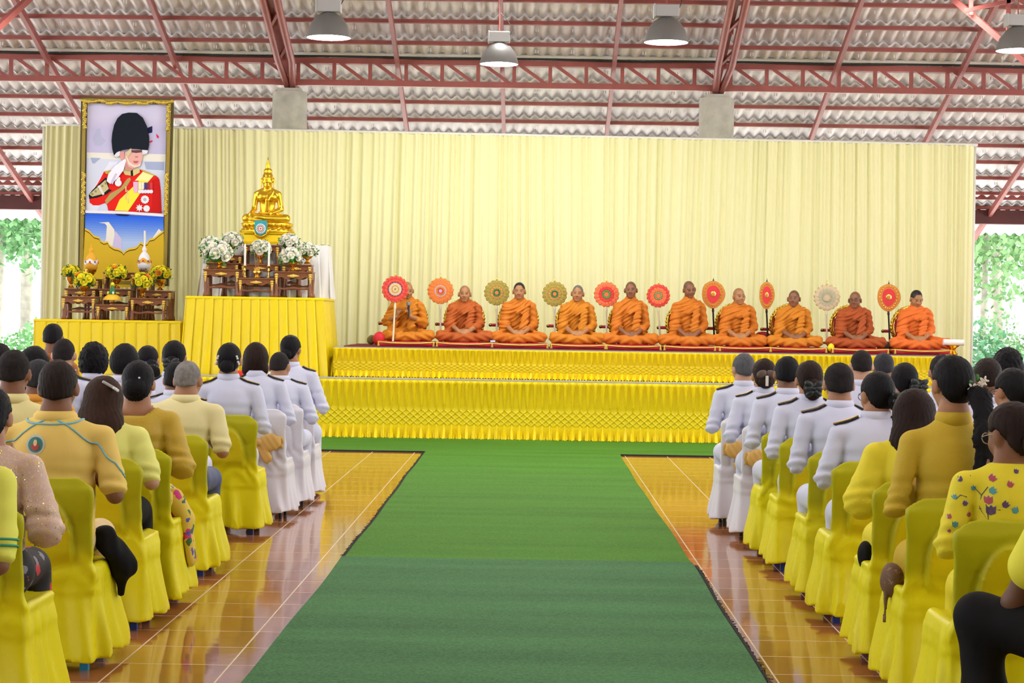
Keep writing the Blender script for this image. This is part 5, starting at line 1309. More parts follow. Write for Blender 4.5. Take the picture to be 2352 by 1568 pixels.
for j in range(4):
    cc = c_ + Vector((rr.uniform(-.025, .03), -.012, rr.uniform(-.02, .015)))
    for i in range(5):
        a_ = 2 * pi * i / 5 + j; m.ball(cc + Vector((.012 * math.cos(a_), -.004, .012 * math.sin(a_))), 0, 6, 4, (.011, .003, .005), Matrix.Rotation(-a_, 3, 'Y'))
bl = m.obj('hair_blossom', mat('blossom_white', (.86, .78, .66), .6), pw, smooth=True)
m = MB(); m.ball(c_ + Vector((-.04, -.006, .008)), 0, 8, 4, (.022, .004, .009)); m.ball(c_ + Vector((.0, -.006, .028)), 0, 8, 4, (.009, .004, .015)); m.obj('blossom_leaf', LEAF, bl, smooth=True)
hb = SDF(); hb.ell((-.21, .06, .47), (.05, .09, .075), .02); hb.cap((-.235, .05, .44), (-.255, -.02, .30), .010, .008, .01)
link('handbag', hb.mesh('handbag', .009, spots('brown_print_leather', (.16, .08, .04), [(.3, .18, .1)], 30, .3), lambda p: .003 * wob(p, 40, 2)), None, label='brown patterned handbag beside the ponytail woman on her chair', cat='handbag').location = (1.80, 8.87, 0)
chair(XR, 9.72, 0, False, 'yellow covered chair under the woman in yellow cape sleeves')
person(2104, 900, 9.72, 'woman with straight dark brown hair in bright yellow cape-sleeved dress', 'longer', HBR, 'light', BRY, 'cape', BRY, True, cx=1.80, wd=1.05, h=.009, collar=None, grp=GA)
chair(XR, 11.0, 0, False, 'yellow covered chair under the uniformed woman in glasses')
person(2018, 860, 11.0, 'woman in white uniform with glasses and netted bun with black bow', 'sidebun', HB, 'tan', UNI, 'long', UNI, True, cx=1.80, wd=1.08, h=.009, epau='full', grp=GW, glasses=True, yaw=.35)
chair(XR, 11.92, 0, False, 'yellow covered chair under the man with shaved grey temples')
person(1930, 838, 11.92, 'man in white uniform with black crop and grey temples', 'short', HST, 'tan', UNI, 'long', UNI, False, cx=1.80, wd=1.13, h=.009, epau='edge', grp=GW)
chair(1.79, 13.2, 0, False, 'yellow covered chair under the woman with a large black hair bow')
person(1862, 833, 13.2, 'woman in white uniform with large black bow over a low bun', 'netbun', HBR, 'tan', UNI, 'long', UNI, True, cx=1.80, wd=1.04, h=.010, epau='edge', grp=GW)
chair(1.77, 14.0, 0, False, 'yellow covered chair nearest the stage in the right aisle column')
person(1810, 822, 14.0, 'man in white uniform with thick black hair, beside the bow-clipped woman', 'short', HB, 'brown', UNI, 'long', UNI, False, cx=1.76, wd=1.08, h=.010, epau='edge', grp=GW)
chair(1.74, 15.0, 0, True, 'white covered chair under the woman with brown hair bow')
wq, hc, MH, *_ = person(1757, 828, 15.0, 'woman in white uniform with brown hair bow and cream ribbon tail', 'bun', HBR, 'tan', UNI, 'long', UNI, True, cx=1.70, wd=1.04, h=.010, epau='full', grp=GW)
m = MB()
for s in (-1, 1): m.ball(hc + MH @ Vector((.005 + s * .035, -.135, .0)), 0, 10, 6, (.042, .016, .030), MH @ Matrix.Rotation(s * .4, 3, 'Y'))
hbw = m.obj('brown_bow', mat('brown_organza', (.10, .06, .045), .5), wq, smooth=True)
m = MB(); m.box(hc + MH @ Vector((.005, -.150, -.05)), (.022, .006, .075)); m.obj('ribbon_tail', mat('cream_ribbon', (.75, .70, .64), .5), hbw, bevel=.002)
chair(1.68, 16.0, 0, True, 'white covered chair under the grey-haired man nearest the stage')
person(1709, 815, 16.0, 'grey-haired man in white uniform, nearest the stage on the right', 'short', HG, 'light', UNI, 'long', UNI, False, cx=1.66, wd=1.06, h=.010, epau='edge', grp=GW, yaw=.3)
# ---- right block, further columns
extra(1981, 806, 15.4, 'balding man in white, behind the man with grey temples', 'bald', HST, 'light', UNI, 'long', wd=1.06, h=.012, grp=GW)
extra(2032, 813, 17.0, 'man with cropped dark head in white, right of the balding man', 'crop', HDG, 'brown', UNI, 'long', wd=1.05, h=.012, grp=GW)
extra(2080, 838, 13.4, 'woman in white with side bun under a black bow, left of the ponytail woman', 'sidebun', HB, 'tan', UNI, 'long', wd=1.0, h=.012, grp=GW, yaw=.1)
extra(2166, 818, 14.3, 'man in white almost hidden behind the ponytail woman', 'crop', HST, 'tan', UNI, 'long', wd=1.05, h=.012, grp=GW)
extra(2272, 826, 12.5, 'man in white uniform with dark brown crop, right of the ponytail woman', 'short', hair_mat('brown_black', (.022, .014, .011)), 'brown', UNI, 'long', wd=1.12, h=.011, epau='edge', grp=GW)
extra(2318, 808, 14.6, 'person with fluffy black hair against the trees at the right edge', 'curly', HB, 'tan', UNI, 'long', wd=1.05, h=.012, grp=GW)
extra(2328, 851, 10.95, 'woman in white uniform with glasses and short ponytail at the right edge', 'lowtail', HB, 'tan', UNI, 'long', wd=1.04, h=.010, epau='edge', grp=GW, glasses=True, yaw=.5)
# ---- man with crossed leg at the right edge
def crossed():
    Y = 6.95; x0 = 2.04; t = empty('person', (x0, Y, 0), 0, 'man in yellow tee and black trousers, elbow on knee, cut by the right frame edge', 'person', GA)
    w = lambda px_, py_, y_: tuple(P(px_, py_, y_) - Vector((x0, Y, 0)))
    kn = w(2250, 1418, 7.22); el = w(2330, 1385, 7.12); sh = (-.20, .02, 1.02)
    hc = Vector((.02, .08, 1.235)); MH = Matrix.Rotation(.2, 3, 'Z') @ Matrix.Rotation(-.2, 3, 'X')
    B = SDF(); add_head(B, hc, MH, 1., True); B.cap((0, -.0, 1.12), (0, -.03, .6), .06, .09, .03); hand = (-.02, .36, .72)
    B.chain([sh, el, hand], [.055, .044, .030], .02); add_hand(B, hand, (.3, .6, .5), (-.5, -.2, .8), 1, .4)
    B.chain([(.20, .02, 1.02), (.27, -.02, .76), (.10, .26, .66)], [.05, .043, .03], .02); add_hand(B, (.10, .26, .66), (-.4, 1, 0), (0, 0, 1), -1, .4)
    B.chain([(-.10, -.02, .52), kn, w(2262, 1600, 7.18), w(2275, 1680, 7.15)], [.07, .055, .05, .04], .02); B.chain([(.10, -.02, .52), (.14, .40, .53), (.13, .42, .09)], [.07, .055, .04], .02)
    B.cap((-.1, -.03, .52), (.1, -.03, .52), .09, .09, .03)
    for fx in (.13,): B.ell((fx, .47, .045), (.042, .12, .035), .02)
    tc_ = np.array(TONES['dark']); link('body', B.mesh('body', .009, skin_mat('dark'), None, None, lambda co: np.tile(tc_, (len(co), 1))), t)
    T = SDF(); T.cap((0, -.03, .50), (0, -.02, .78), .175, .17, .03, (1, .8, 1)).cap((0, -.02, .78), (0, .0, .98), .17, .19, .05, (1, .7, 1)); T.cap((-.18, .01, 1.03), (.18, .01, 1.03), .065, .065, .05)
    e2 = tuple(sh[i] + (el[i] - sh[i]) * .66 for i in range(3)); T.chain([sh, e2], [.075, .088], .04); T.cap((.20, .02, 1.02), (.25, -.01, .84), .075, .08, .04)
    link('shirt', T.mesh('shirt', .009, TEE, lambda p: .004 * wob(p, 14, 5), lambda p: p[..., 2] - 1.11), t)
    L_ = SDF(); L_.cap((-.08, -.03, .52), (.08, -.03, .52), .13, .13, .04); L_.chain([(-.10, -.02, .50), kn, w(2262, 1600, 7.18), w(2275, 1680, 7.15)], [.115, .082, .072, .066], .05); L_.chain([(.10, -.02, .53), (.14, .40, .53), (.13, .42, .09)], [.10, .08, .06], .04)
    link('trousers', L_.mesh('trousers', .010, BLKT, lambda p: .004 * wob(p, 16, 2)), t)
    hair_piece(t, hc, MH, 'short', HB, .011, 3)
    chair(x0 + .02, Y - .04, 0, False, 'yellow covered chair under the man with black trousers at the right frame edge')
crossed()
bg = SDF(); bg.ell((-.19, .05, .48), (.035, .07, .07), .02)
link('black_bag', bg.mesh('black_bag', .009, BLKT, lambda p: .003 * wob(p, 40, 2)), None, label='small black bag on the chair of the woman in yellow cape sleeves', cat='bag').location = (1.80, 9.72, 0)
# ------------------------------------------------------------------ monks seated on the platform
ROBES = {'orange': (.58, .165, .005), 'rust': (.44, .092, .008), 'amber': (.58, .195, .004), 'vivid': (.72, .155, .016), 'deep': (.38, .070, .008)}
MCUSH = mat('red_cushion', (.45, .01, .02), .6, sheen=.2); PIPE = mat('gold_piping', (.72, .52, .08), .5); GLEAF = mat('gold_leaf_backrest', (.90, .66, .10), .16, metal=1., bump=.3, bscale=60); REDV = mat('crimson_velvet', (.42, .02, .05), .6, sheen=.3)
YM = 27.95
def monk(px, py, robe, label, tone='monk', yaw=0., tilt=0., nod=.05, hairc=0, hold=False, kneeL=.33, kneeR=.33, glasses=False, sc=1.):
    top = P(px, py, YM + .02); zs = zu + .075
    Hm = top.z - zs; k = Hm / .83
    t = empty('person', (top.x, YM, zs), 0, label, 'person', 'monks seated cross-legged in a row')
    MH = Matrix.Rotation(pi + yaw, 3, 'Z') @ Matrix.Rotation(tilt, 3, 'Y') @ Matrix.Rotation(-nod, 3, 'X')
    zz = lambda z: .12 + (z - .12) * (Hm - .12) / .71 if z > .12 else z
    Q = lambda x, y, z: (x, y, zz(z))
    hc = Vector((0, -.02, Hm - .112))
    B = SDF(); add_head(B, hc, MH, 1., True, neck=.10); B.cap(Q(0, .02, .60), Q(0, .03, .2), .06, .09, .03, (1.2, .8, 1)); B.cap(Q(-.12, .02, .52), Q(.12, .02, .52), .04, .04, .03)
    R_ = SDF()
    R_.cap((0, .05, .10), Q(0, .04, .28), .155, .138, .04, (1, .80, 1)).cap(Q(0, .04, .28), Q(0, .02, .43), .138, .152, .05, (1, .74, 1))
    for s in (-1, 1): R_.cap(Q(s * .03, .015, .560), Q(s * .165, .02, .500), .058, .054, .04)
    R_.cap(Q(0, .015, .50), Q(0, .0, .615), .115, .064, .06, (1, .85, 1))
    if hold:
        wrs = {-1: (-.13, -.26, zz(.335)), 1: (.055, -.25, zz(.35))}; els = {-1: Q(-.285, -.02, .27), 1: Q(.24, -.0, .25)}
    else:
        wrs = {-1: (-.075, -.245, .155), 1: (.085, -.245, .158)}; els = {-1: Q(-.205, -.01, .27), 1: Q(.212, .0, .27)}
    for s in (-1, 1):
        sh = Q(s * .175, .02, .50)
        B.chain([sh, els[s], wrs[s]], [.045, .038, .027], .015)
        R_.chain([sh, els[s]], [.058, .056], .022)
        if s == 1 or hold: R_.cap(els[s], tuple(els[s][i] + (wrs[s][i] - els[s][i]) * (.48 if s == 1 else .3) for i in range(3)), .054, .050, .02)
        else: R_.cap(els[s], tuple(els[s][i] + (wrs[s][i] - els[s][i]) * .30 for i in range(3)), .056, .052, .02)
    if hold:
        add_hand(B, wrs[-1], (.25, -.25, .9), (-.6, -.75, 0), -1, .75); add_hand(B, wrs[1], (-.15, -.3, .9), (.8, -.6, .1), 1, .75)
    else:
        add_hand(B, wrs[-1], (1, -.50, -.25), (.15, -.75, .6), -1, .35); add_hand(B, wrs[1], (-1, -.45, -.30), (-.15, -.75, .6), 1, .35)
    # legs and lap
    for s, kn in ((-1, kneeR), (1, kneeL)):
        R_.cap((s * .11, .03, .10), (s * (kn - .02), -.16, .085), .092, .070, .04); R_.cap((s * (kn - .02), -.17, .08), (-s * .10, -.295, .06), .066, .056, .035)
        B.cap((s * kn, -.17, .07), (-s * .10, -.30, .055), .05, .035, .02); B.cap((-s * .10, -.26, .055), (-s * .16, -.24, .05), .03, .025, .02)
    R_.ell((0, -.10, .07), (.20, .16, .05), .05)
    # outer robe sweeping from the left shoulder over the right arm
    R_.cap(Q(-.155, -.02, .47), Q(-.195, -.08, .24), .060, .062, .05); R_.cap(Q(-.195, -.08, .24), (-.205, -.10, .17), .062, .045, .04)
    R_.cap(Q(.13, -.055, .53), Q(-.02, -.125, .42), .030, .03, .015); R_.cap(Q(.14, .0, .565), Q(.165, .05, .50), .03, .035, .02)
    R_.cap(Q(.10, -.115, .47), Q(.06, -.16, .20), .035, .045, .02, (1.2, .6, 1))
    sd = int(px) % 11; zk = (Hm - .12) / .71
    def disp(p):
        x, y, z = p[..., 0], p[..., 1], (p[..., 2] - .12) / zk + .12
        fr = np.clip((.06 - y) / .10, 0, 1) * np.clip((z - .15) / .06, 0, 1)
        c = (.42 * x - .90 * z) + .03 * np.sin(x * 9 + sd) + .012 * np.sin(z * 23 + sd)
        arm = np.clip((x - .14) / .04, 0, 1)
        f1 = (np.abs(np.sin(c * 44 + sd)) ** .6 - .6) * .011 + .005 * np.sin(c * 120 + 3 * np.sin(x * 12)) + .003 * np.sin(c * 210 + 2 * np.sin(x * 17))
        f2 = .0045 * np.sin(z * 75 + x * 25 + 2 * np.sin(y * 18) + sd)
        leg = np.clip((.19 - z) / .05, 0, 1)
        f3 = .006 * np.sin((z * .8 + np.abs(x) * .45) * 90 + sd) + .005 * wob(p, 26, sd)
        return (-f1 * fr * (1 - arm) - f2 * arm) * (1 - leg) - f3 * leg + .003 * wob(p, 30, sd)
    tc_ = np.array(TONES[tone]); Mi = np.array(MH.transposed()); hcn = np.array(hc)
    stub = {0: tc_ * .82, 1: np.array((.015, .013, .012)), 2: np.array((.13, .12, .11)), 3: tc_ * .55 + .01}[hairc]
    def colr(co):
        out = np.tile(tc_, (len(co), 1)); p = (co - hcn) @ Mi.T; x, y, z = p.T
        hairl = (z > -.02) & ((y < .055 - .35 * np.maximum(.055 - z, 0)) | (z > .082)) & ~((np.abs(x) > .078) & (z < .02)) & ((z > .03) | (y < .0))
        out[hairl] = stub
        lip = (np.abs(x) < .025) & (np.abs(z + .063) < .012) & (y > .06); out[lip] = tc_ * (.95, .55, .55)
        br = (np.abs(np.abs(x) - .032) < .020) & (np.abs(z - .026) < .0055) & (y > .04); out[br] = tc_ * .38
        ey = (np.abs(np.abs(x) - .030) < .013) & (np.abs(z - .003) < .0042) & (y > .05); out[ey] = tc_ * .22
        return out
    if hairc == 1:
        B.ell(hc + MH @ Vector((0, -.018, .030)), (.078, .094, .092), .01, MH)
    link('body', B.mesh('body', .0056, skin_mat('monk'), None, None, colr), t)
    link('robe', R_.mesh('robe', .0085, mat('robe_' + robe, ROBES[robe], .75, sheen=.2, bump=.15, bscale=200), disp, lambda p: p[..., 2] - zz(.632) - .5 * np.maximum(p[..., 1], 0)), t)
    if glasses:
        m = MB(); q = lambda x, y, z: hc + MH @ Vector((x, y, z))
        for s in (-1, 1):
            m.tube([q(s * .033 + .024 * math.cos(a), .102, .0 + .017 * math.sin(a)) for a in [i * pi / 8 for i in range(17)]], .002, 5, cap=False); m.tube([q(s * .057, .10, .006), q(s * .082, .05, .006), q(s * .085, -.01, .002)], .002, 5)
        m.tube([q(-.009, .104, .004), q(.009, .104, .004)], .002, 5); m.obj('spectacles', BLACKP, t)
    # cushion with gold piping and corner tassels
    c = empty('floor_cushion', (top.x + .02, YM - .10, zu + .013), 0, 'red floor cushion with gold piping under the ' + label.split(',')[0][:60], 'cushion', 'red floor cushions under the monks')
    S = SDF(); S.box((0, 0, .032), (.37, .33, .018), .014, .01); S.ell((0, .03, .03), (.30, .26, .038), .03)
    link('pad', S.mesh('pad', .014, MCUSH, lambda p: .003 * wob(p, 20, sd)), c)
    m = MB(); e = .372; pts = [(-e, -.335, .056), (-.2, -.352, .042), (0, -.356, .038), (.2, -.352, .042), (e, -.335, .056), (e + .01, 0, .045), (e, .335, .05), (0, .345, .04), (-e, .335, .05), (-e - .01, 0, .045), (-e, -.335, .056)]
    m.tube(pts, .011, 6); m.obj('piping', PIPE, c, smooth=True)
    for s in (-1, 1):
        m = MB(); m.lathe([(.004, .062), (.012, .050), (.008, .040), (.018, .004), (.014, .0)], 8, (s * e, -.345, 0)); m.obj('tassel', PIPE, c, smooth=True)
    # gilded backrest
    b = empty('backrest', (top.x - .01, YM + .30, zu + .013), 0, 'gilded backrest with red arm pads behind the ' + label.split(',')[0][:60], 'backrest', 'gilded backrests behind the monks')
    m = MB(); n = 40
    ov = [(.255 * math.cos(2 * pi * i / n) * (1 + .08 * math.sin(2 * pi * i / n)), 0, .34 + .285 * math.sin(2 * pi * i / n)) for i in range(n + 1)]
    m.tube(ov, .030, 8, cap=False)
    for i in range(n):
        v = Vector(ov[i]); m.ball(v + Vector((v.x * .06, -.012, (v.z - .34) * .06)), 0, 6, 4, (.022, .016, .022))
    m.obj('gilded_frame', GLEAF, b, smooth=True)
    m = MB(); m.ball((0, .01, .34), 0, 24, 10, (.235, .028, .262)); m.obj('velvet_pad', REDV, b, smooth=True)
    for s in (-1,):
        m = MB(); m.tube([(s * .25, .02, .30), (s * .37, .0, .30)], .022, 10); ar = m.obj('arm_pad', REDV, b, smooth='auto')
        m = MB(); m.ball((s * .385, 0, .30), .024, 10, 6); m.obj('brass_knob', mat('dark_brass', (.35, .25, .10), .25, metal=1.), ar, smooth=True)
    for s in (-1, 1):
        m = MB(); m.tube([(s * .17, .02, .10), (s * .22, .02, .02), (s * .26, .0, .0)], .02, 8); m.ball((s * .24, -.01, .11), 0, 8, 6, (.05, .025, .07)); m.obj('gilded_foot', GLEAF, b, smooth=True)
    return t, hc, wrs
m1 = monk(936, 648, 'amber', 'monk holding a fan staff and a microphone, far left of the row', hold=True, yaw=.25, tone='monk', nod=.2, kneeR=.28, kneeL=.34)
monk(1068, 656, 'rust', 'bald monk in rust robe with hands joined, second from the left', yaw=-.02, kneeL=.36)
monk(1193, 650, 'orange', 'black-haired monk in orange robe, third from the left', yaw=-.05, hairc=1)
monk(1327, 655, 'amber', 'grey stubbled monk with prominent ears, fourth from the left', yaw=-.1, hairc=2, tilt=-.06)
monk(1449, 647, 'orange', 'dark-skinned monk with stubble in orange robe, fifth from the left', tone='brown', yaw=-.1, hairc=3, tilt=.02)
monk(1583, 646, 'orange', 'monk with head tilted down and shaved head, sixth from the left', tone='brown', yaw=.25, hairc=3, tilt=.12, nod=.2, kneeR=.38)
monk(1697, 662, 'orange', 'bald monk looking aside, seventh from the left', yaw=.35, hairc=0)
monk(1823, 667, 'amber', 'lean old monk in amber robe facing left, eighth from the left', tone='brown', yaw=-.30, hairc=3)
monk(1963, 670, 'deep', 'monk with glasses in deep rust robe, second from the right', tone='brown', yaw=-.35, hairc=0, glasses=True, kneeR=.36, kneeL=.36)
monk(2104, 668, 'vivid', 'young monk in vivid orange robe looking down, far right of the row', yaw=.22, hairc=1, nod=.38, tone='monk', kneeL=.42)
# ------------------------------------------------------------------ ceremonial fans
FSTK = mat('ivory_staff', (.80, .74, .55), .4); FBLK = mat('black_lacquer_staff', (.012, .012, .014), .25, coat=.5)
FC = {k_: mat('fan_' + k_, c_, .5, bump=.5, bscale=180) for k_, c_ in {'orange': (.80, .20, .03), 'red': (.72, .035, .03), 'coral': (.85, .16, .05), 'olive': (.36, .27, .04), 'navy': (.02, .03, .22), 'cream': (.72, .50, .26), 'green': (.04, .26, .05), 'lilac': (.50, .46, .68), 'dgreen': (.02, .13, .05), 'pale': (.66, .52, .34), 'palegrey': (.46, .44, .30), 'crim': (.75, .03, .04), 'oran2': (.70, .24, .03)}.items()}
GSEQ = mat('gold_thread', (.85, .62, .15), .25, metal=.9)
def fan(px, py, r_px, pb, Y, label, cols, rings, staff, shape='round', squash=1., petals=17, px2=None):
    c = P(px, py, Y); r = r_px * Y / FPX; bpt = P(px2 or px, pb, Y); zb = bpt.z
    t = empty('ceremonial_fan', (bpt.x, Y, zb), 0, label, 'fan', 'monks fans standing on the platform')
    o = Vector((c.x - bpt.x, 0, c.z - zb))
    m = MB(); q = lambda x, z, y=0.: (o.x + x * r * squash, y, o.z + z * r)
    def disc(rad, y0, y1, n=34, star=0., pts=None):
        pl = pts or [(rad * (1 - (star if i % 2 else 0)) * math.cos(2 * pi * i / n + pi / 2), rad * (1 - (star if i % 2 else 0)) * math.sin(2 * pi * i / n + pi / 2)) for i in range(n)]
        m.prism([(q(a, b)[0], q(a, b)[2]) for a, b in pl], y0, y1)
    mats = []
    def use(nm, mt):
        if mt not in mats: mats.append(mt)
        m.m = mats.index(mt)
    if shape == 'round':
        use('rim', GSEQ); disc(1.0, -.010, .012, petals * 2, .10)
        use('f', FC[cols]); disc(.96, -.014, -.008, petals * 2, .10)
        for ring, rr, cc in ((0, .74, rings.get('p', 'red')), (1, .55, rings.get('p2', rings.get('p', 'red')))):
            use('p', FC[cc]); n = petals if ring == 0 else petals - 4
            for i in range(n):
                a = 2 * pi * i / n + .1 * ring; M = Matrix.Rotation(-a + pi / 2, 3, 'Y')
                m.ball(q(rr * math.cos(a), rr * math.sin(a), -.016), 0, 7, 4, (.060 * r / .18 * .55, .006, .10 * r / .18 * .42), M)
        use('g', GSEQ); n = petals * 2
        for i in range(n):
            a = 2 * pi * i / n + .09; m.ball(q(.86 * math.cos(a), .86 * math.sin(a), -.016), .0055, 5, 3); m.ball(q(.64 * math.cos(a), .64 * math.sin(a), -.018), .005, 5, 3)
        for rad, cc, st in rings['disc']:
            use('d', GSEQ if cc == 'gold' else FC[cc]); disc(rad, -.020 - .004 * (1 - rad), -.012, 32, st)
        for rad, cc in rings.get('dots', ()):
            use('dd', GSEQ if cc == 'gold' else FC[cc])
            for i in range(12): a = 2 * pi * i / 12; m.ball(q(rad * math.cos(a), rad * math.sin(a), -.024), .008 * r / .18, 6, 4)
    else:
        sh = [(math.cos(a) * (1.0 if math.sin(a) > 0 else 1 - .22 * math.sin(a) ** 2) * (1 + .04 * math.cos(3 * a)), 1.22 * math.sin(a) - (.06 * (math.sin(a) > .8))) for a in [2 * pi * i / 40 for i in range(40)]]
        use('e', GSEQ); disc(1, -.006, .012, pts=[(x * 1.03, z * 1.03) for x, z in sh]); use('o', FC['oran2']); disc(1, -.012, -.004, pts=sh); use('r', FC['crim']); disc(1, -.018, -.010, pts=[(x * .58, z * .66 + .03) for x, z in sh])
        use('g', GSEQ)
        for i in range(22): a = 2 * pi * i / 22; m.ball(q(.80 * math.cos(a) * (1 if math.sin(a) > 0 else .85), .98 * math.sin(a), -.014), .011, 6, 4)
        m.ball(q(0, .03, -.02), 0, 12, 6, (.26 * r * squash, .008, .26 * r)); use('o2', FC['oran2']); m.ball(q(0, .03, -.026), 0, 10, 6, (.15 * r * squash, .006, .17 * r))
    m.obj('fan_disc', mats, t, smooth=False)
    m = MB(); n0 = o.z - r * (1.0 if shape == 'round' else 1.15); top_ = Vector((o.x * 1.0, 0, n0))
    m.tube([(0, 0, 0), top_ * .5, top_ * .86, top_ * .9, top_, (o.x, .006, o.z)], .013, 10, rs=[.014, .012, .012, .018, .012, .010]); m.lathe([(.026, 0), (.026, .012), (.014, .02)], 12)
    m.obj('staff', FSTK if staff == 'ivory' else FBLK, t, smooth='auto')
    m = MB(); m.lathe([(.010, o.z + r * (1.0 if shape == 'round' else 1.2)), (.014, o.z + r * 1.24 - (r * .2 if shape == 'round' else 0)), (.004, o.z + r * 1.36 - (r * .2 if shape == 'round' else 0)), (.002, o.z + r * 1.5 - (r * .2 if shape == 'round' else 0))], 8, (o.x, 0, 0)); m.obj('finial', GSEQ if shape == 'round' else FBLK, t, smooth=True)
    if Y > 27.95:
        m = MB(); m.box((0, 0, .02), (.16, .16, .03)); m.obj('foot', FBLK if staff != 'ivory' else DWOOD, t, bevel=.004)
    return t
D1 = dict(p='red', disc=[(.55, 'navy', .14), (.46, 'cream', 0), (.26, 'gold', 0), (.22, 'cream', 0), (.06, 'gold', 0)])
D2 = dict(p='orange', p2='orange', disc=[(.44, 'lilac', .05), (.36, 'oran2', 0), (.28, 'red', .2), (.12, 'lilac', 0)], dots=[(.24, 'gold')])
D3 = dict(p='olive', p2='olive', disc=[(.48, 'oran2', .08), (.36, 'olive', 0), (.30, 'dgreen', .25), (.15, 'orange', .1)], dots=[(.42, 'cream'), (.26, 'green')])
D5 = dict(p='coral', p2='red', disc=[(.34, 'green', 0), (.18, 'coral', .08)], dots=[(.26, 'gold')])
D9 = dict(p='pale', p2='palegrey', disc=[(.34, 'palegrey', .1), (.2, 'pale', 0)], dots=[(.3, 'cream')])
fan(908, 664, 32, 793, 27.60, 'orange lotus fan with blue-rimmed straw centre held by the first monk', 'orange', D1, 'ivory', px2=902)
YF = 28.12
zf = lambda px: 784 + .0145 * (px - 1176) - 4
fan(1012, 668, 31, zf(1012), YF, 'orange lotus fan with lilac ring, between the first and second monks', 'orange', D2, 'ivory')
fan(1141, 672, 30, zf(1141), YF, 'olive gold lotus fan with reddish ring, left of the black-haired monk', 'olive', D3, 'ivory')
fan(1274, 675, 29.5, zf(1274), YF, 'olive gold lotus fan with dark green centre, left of the big-eared monk', 'olive', D3, 'ivory')
fan(1393, 676, 30, zf(1393), YF, 'coral fan with green ring, between the fourth and fifth monks', 'coral', D5, 'ivory')
fan(1512, 679, 28, zf(1516), YF, 'red-orange fan with dark green ring, left of the sixth monk', 'coral', dict(p='red', p2='coral', disc=[(.34, 'green', 0), (.2, 'coral', .1)], dots=[(.27, 'cream')]), 'ivory', px2=1517)
fan(1638, 676, 26, zf(1641), YF, 'wide crimson shield fan on black staff, left of the seventh monk', '', {}, 'black', 'shield', px2=1641)
fan(1761, 678, 26, zf(1764), YF, 'narrow turned crimson shield fan on black staff, left of the eighth monk', '', {}, 'black', 'shield', .66, px2=1764)
fan(1899, 683, 31, zf(1899), YF, 'pale transparent-looking lotus fan, left of the monk with glasses', 'pale', D9, 'ivory')
fan(2041, 683, 26, zf(2044), YF, 'wide crimson shield fan on black staff, beside the youngest monk', '', {}, 'black', 'shield', px2=2044)
# microphone
w1 = m1[0].location; wr = m1[2][1]
mc = empty('microphone', (w1.x + wr[0] - .012, w1.y + wr[1] - .045, w1.z + wr[2] + .02), 0, 'black hand microphone held up by the first monk', 'microphone')
m = MB(); m.tube([(0, .0, -.03), (-.002, -.0, .07), (-.004, 0, .125)], .012, 12, rs=[.011, .013, .017]); m.obj('handle', BLACKP, mc, smooth='auto')
m = MB(); m.ball((-.005, 0, .15), .030, 14, 10); m.lathe([(.027, .125), (.030, .132), (.027, .14)], 14, (-.005, 0, 0)); m.obj('grille', mat('grey_mic_mesh', (.25, .27, .30), .4, metal=.7, bump=.5, bscale=400), mc, smooth=True)
# small things on the platform
def lump(name, px, py, Y, rr_, mt, label, cat, seed=1, M=None):
    c = P(px, py, Y); S = SDF(); S.ell((0, 0, rr_[2]), rr_, .02, M); o = link(name, S.mesh(name, .012, mt, lambda p: .010 * wob(p, 22, seed)), None, label, cat); o.location = (c.x, Y, zu + .012); return o
lump('cloth_bag', 870, 780, 27.75, (.085, .09, .095), mat('red_cloth', (.62, .015, .03), .6, sheen=.2), 'round red cloth bag beside the first monk', 'bag', 1)
lump('shoulder_bag', 853, 784, 27.95, (.06, .07, .075), mat('olive_cloth', (.20, .17, .06), .7), 'olive bag at the left end of the platform behind the red bag', 'bag', 2)
lump('cushion_bag', 1756, 780, 28.25, (.16, .08, .13), MCUSH, 'red pointed bag behind the knee of the seventh monk', 'bag', 3, Matrix.Rotation(.5, 3, 'Y'))
lump('cloth_bag', 2032, 790, 28.1, (.10, .09, .08), mat('dark_brown_cloth', (.05, .03, .02), .7), 'dark brown bag between the last two monks', 'bag', 4)
lump('yellow_pouch', 1909, 790, 27.62, (.045, .04, .065), YEL, 'small yellow pouch next to the pale fan staff', 'pouch', 5)
c = P(1131, 790, 27.70); t = empty('drink_box', (c.x, 27.70, zu + .012), .2, 'blue and white carton between the second and third monks', 'carton'); m = MB(); m.box((0, 0, .05), (.07, .05, .10)); m.obj('carton', mat('blue_carton', (.04, .03, .30), .4), t, bevel=.003); m = MB(); m.box((0, -.026, .085), (.066, .003, .02)); m.obj('white_panel', mat('white_carton_panel', (.8, .8, .8), .4), t)
c = P(2188, 812, 27.55); t = empty('offering_stand', (c.x, 27.55, zu + .012), 0, 'gold footed stand at the right end of the platform', 'stand')
m = MB(); m.lathe([(.075, 0), (.08, .01), (.055, .03), (.04, .06), (.05, .09), (.09, .115), (.105, .125), (.095, .125)], 24); m.obj('gold_stand', BOWL, t, smooth='auto')
r_ = MB(); r_.tube([(-.14, 0, 0), (-.135, 0, 0), (.135, 0, 0), (.14, 0, 0)], .04, 16, rs=[.036, .042, .042, .036]); o = r_.obj('cloth_roll', WCL, None, smooth='auto', label='white cloth roll lying on the gold stand', cat='towel'); o.location = (c.x + .01, 27.55, zu + .012 + .125 + .042)
c = P(551, 803, 26.6); o = MB().box((0, 0, .02), (.26, .2, .07)).obj('kneeling_cushion', mat('bright_red_vinyl', (.75, .03, .02), .4), None, bevel=.015, label='bright red cushion on the step behind the bow-clipped woman', cat='cushion'); o.location = (c.x, 26.62, zl + .016)
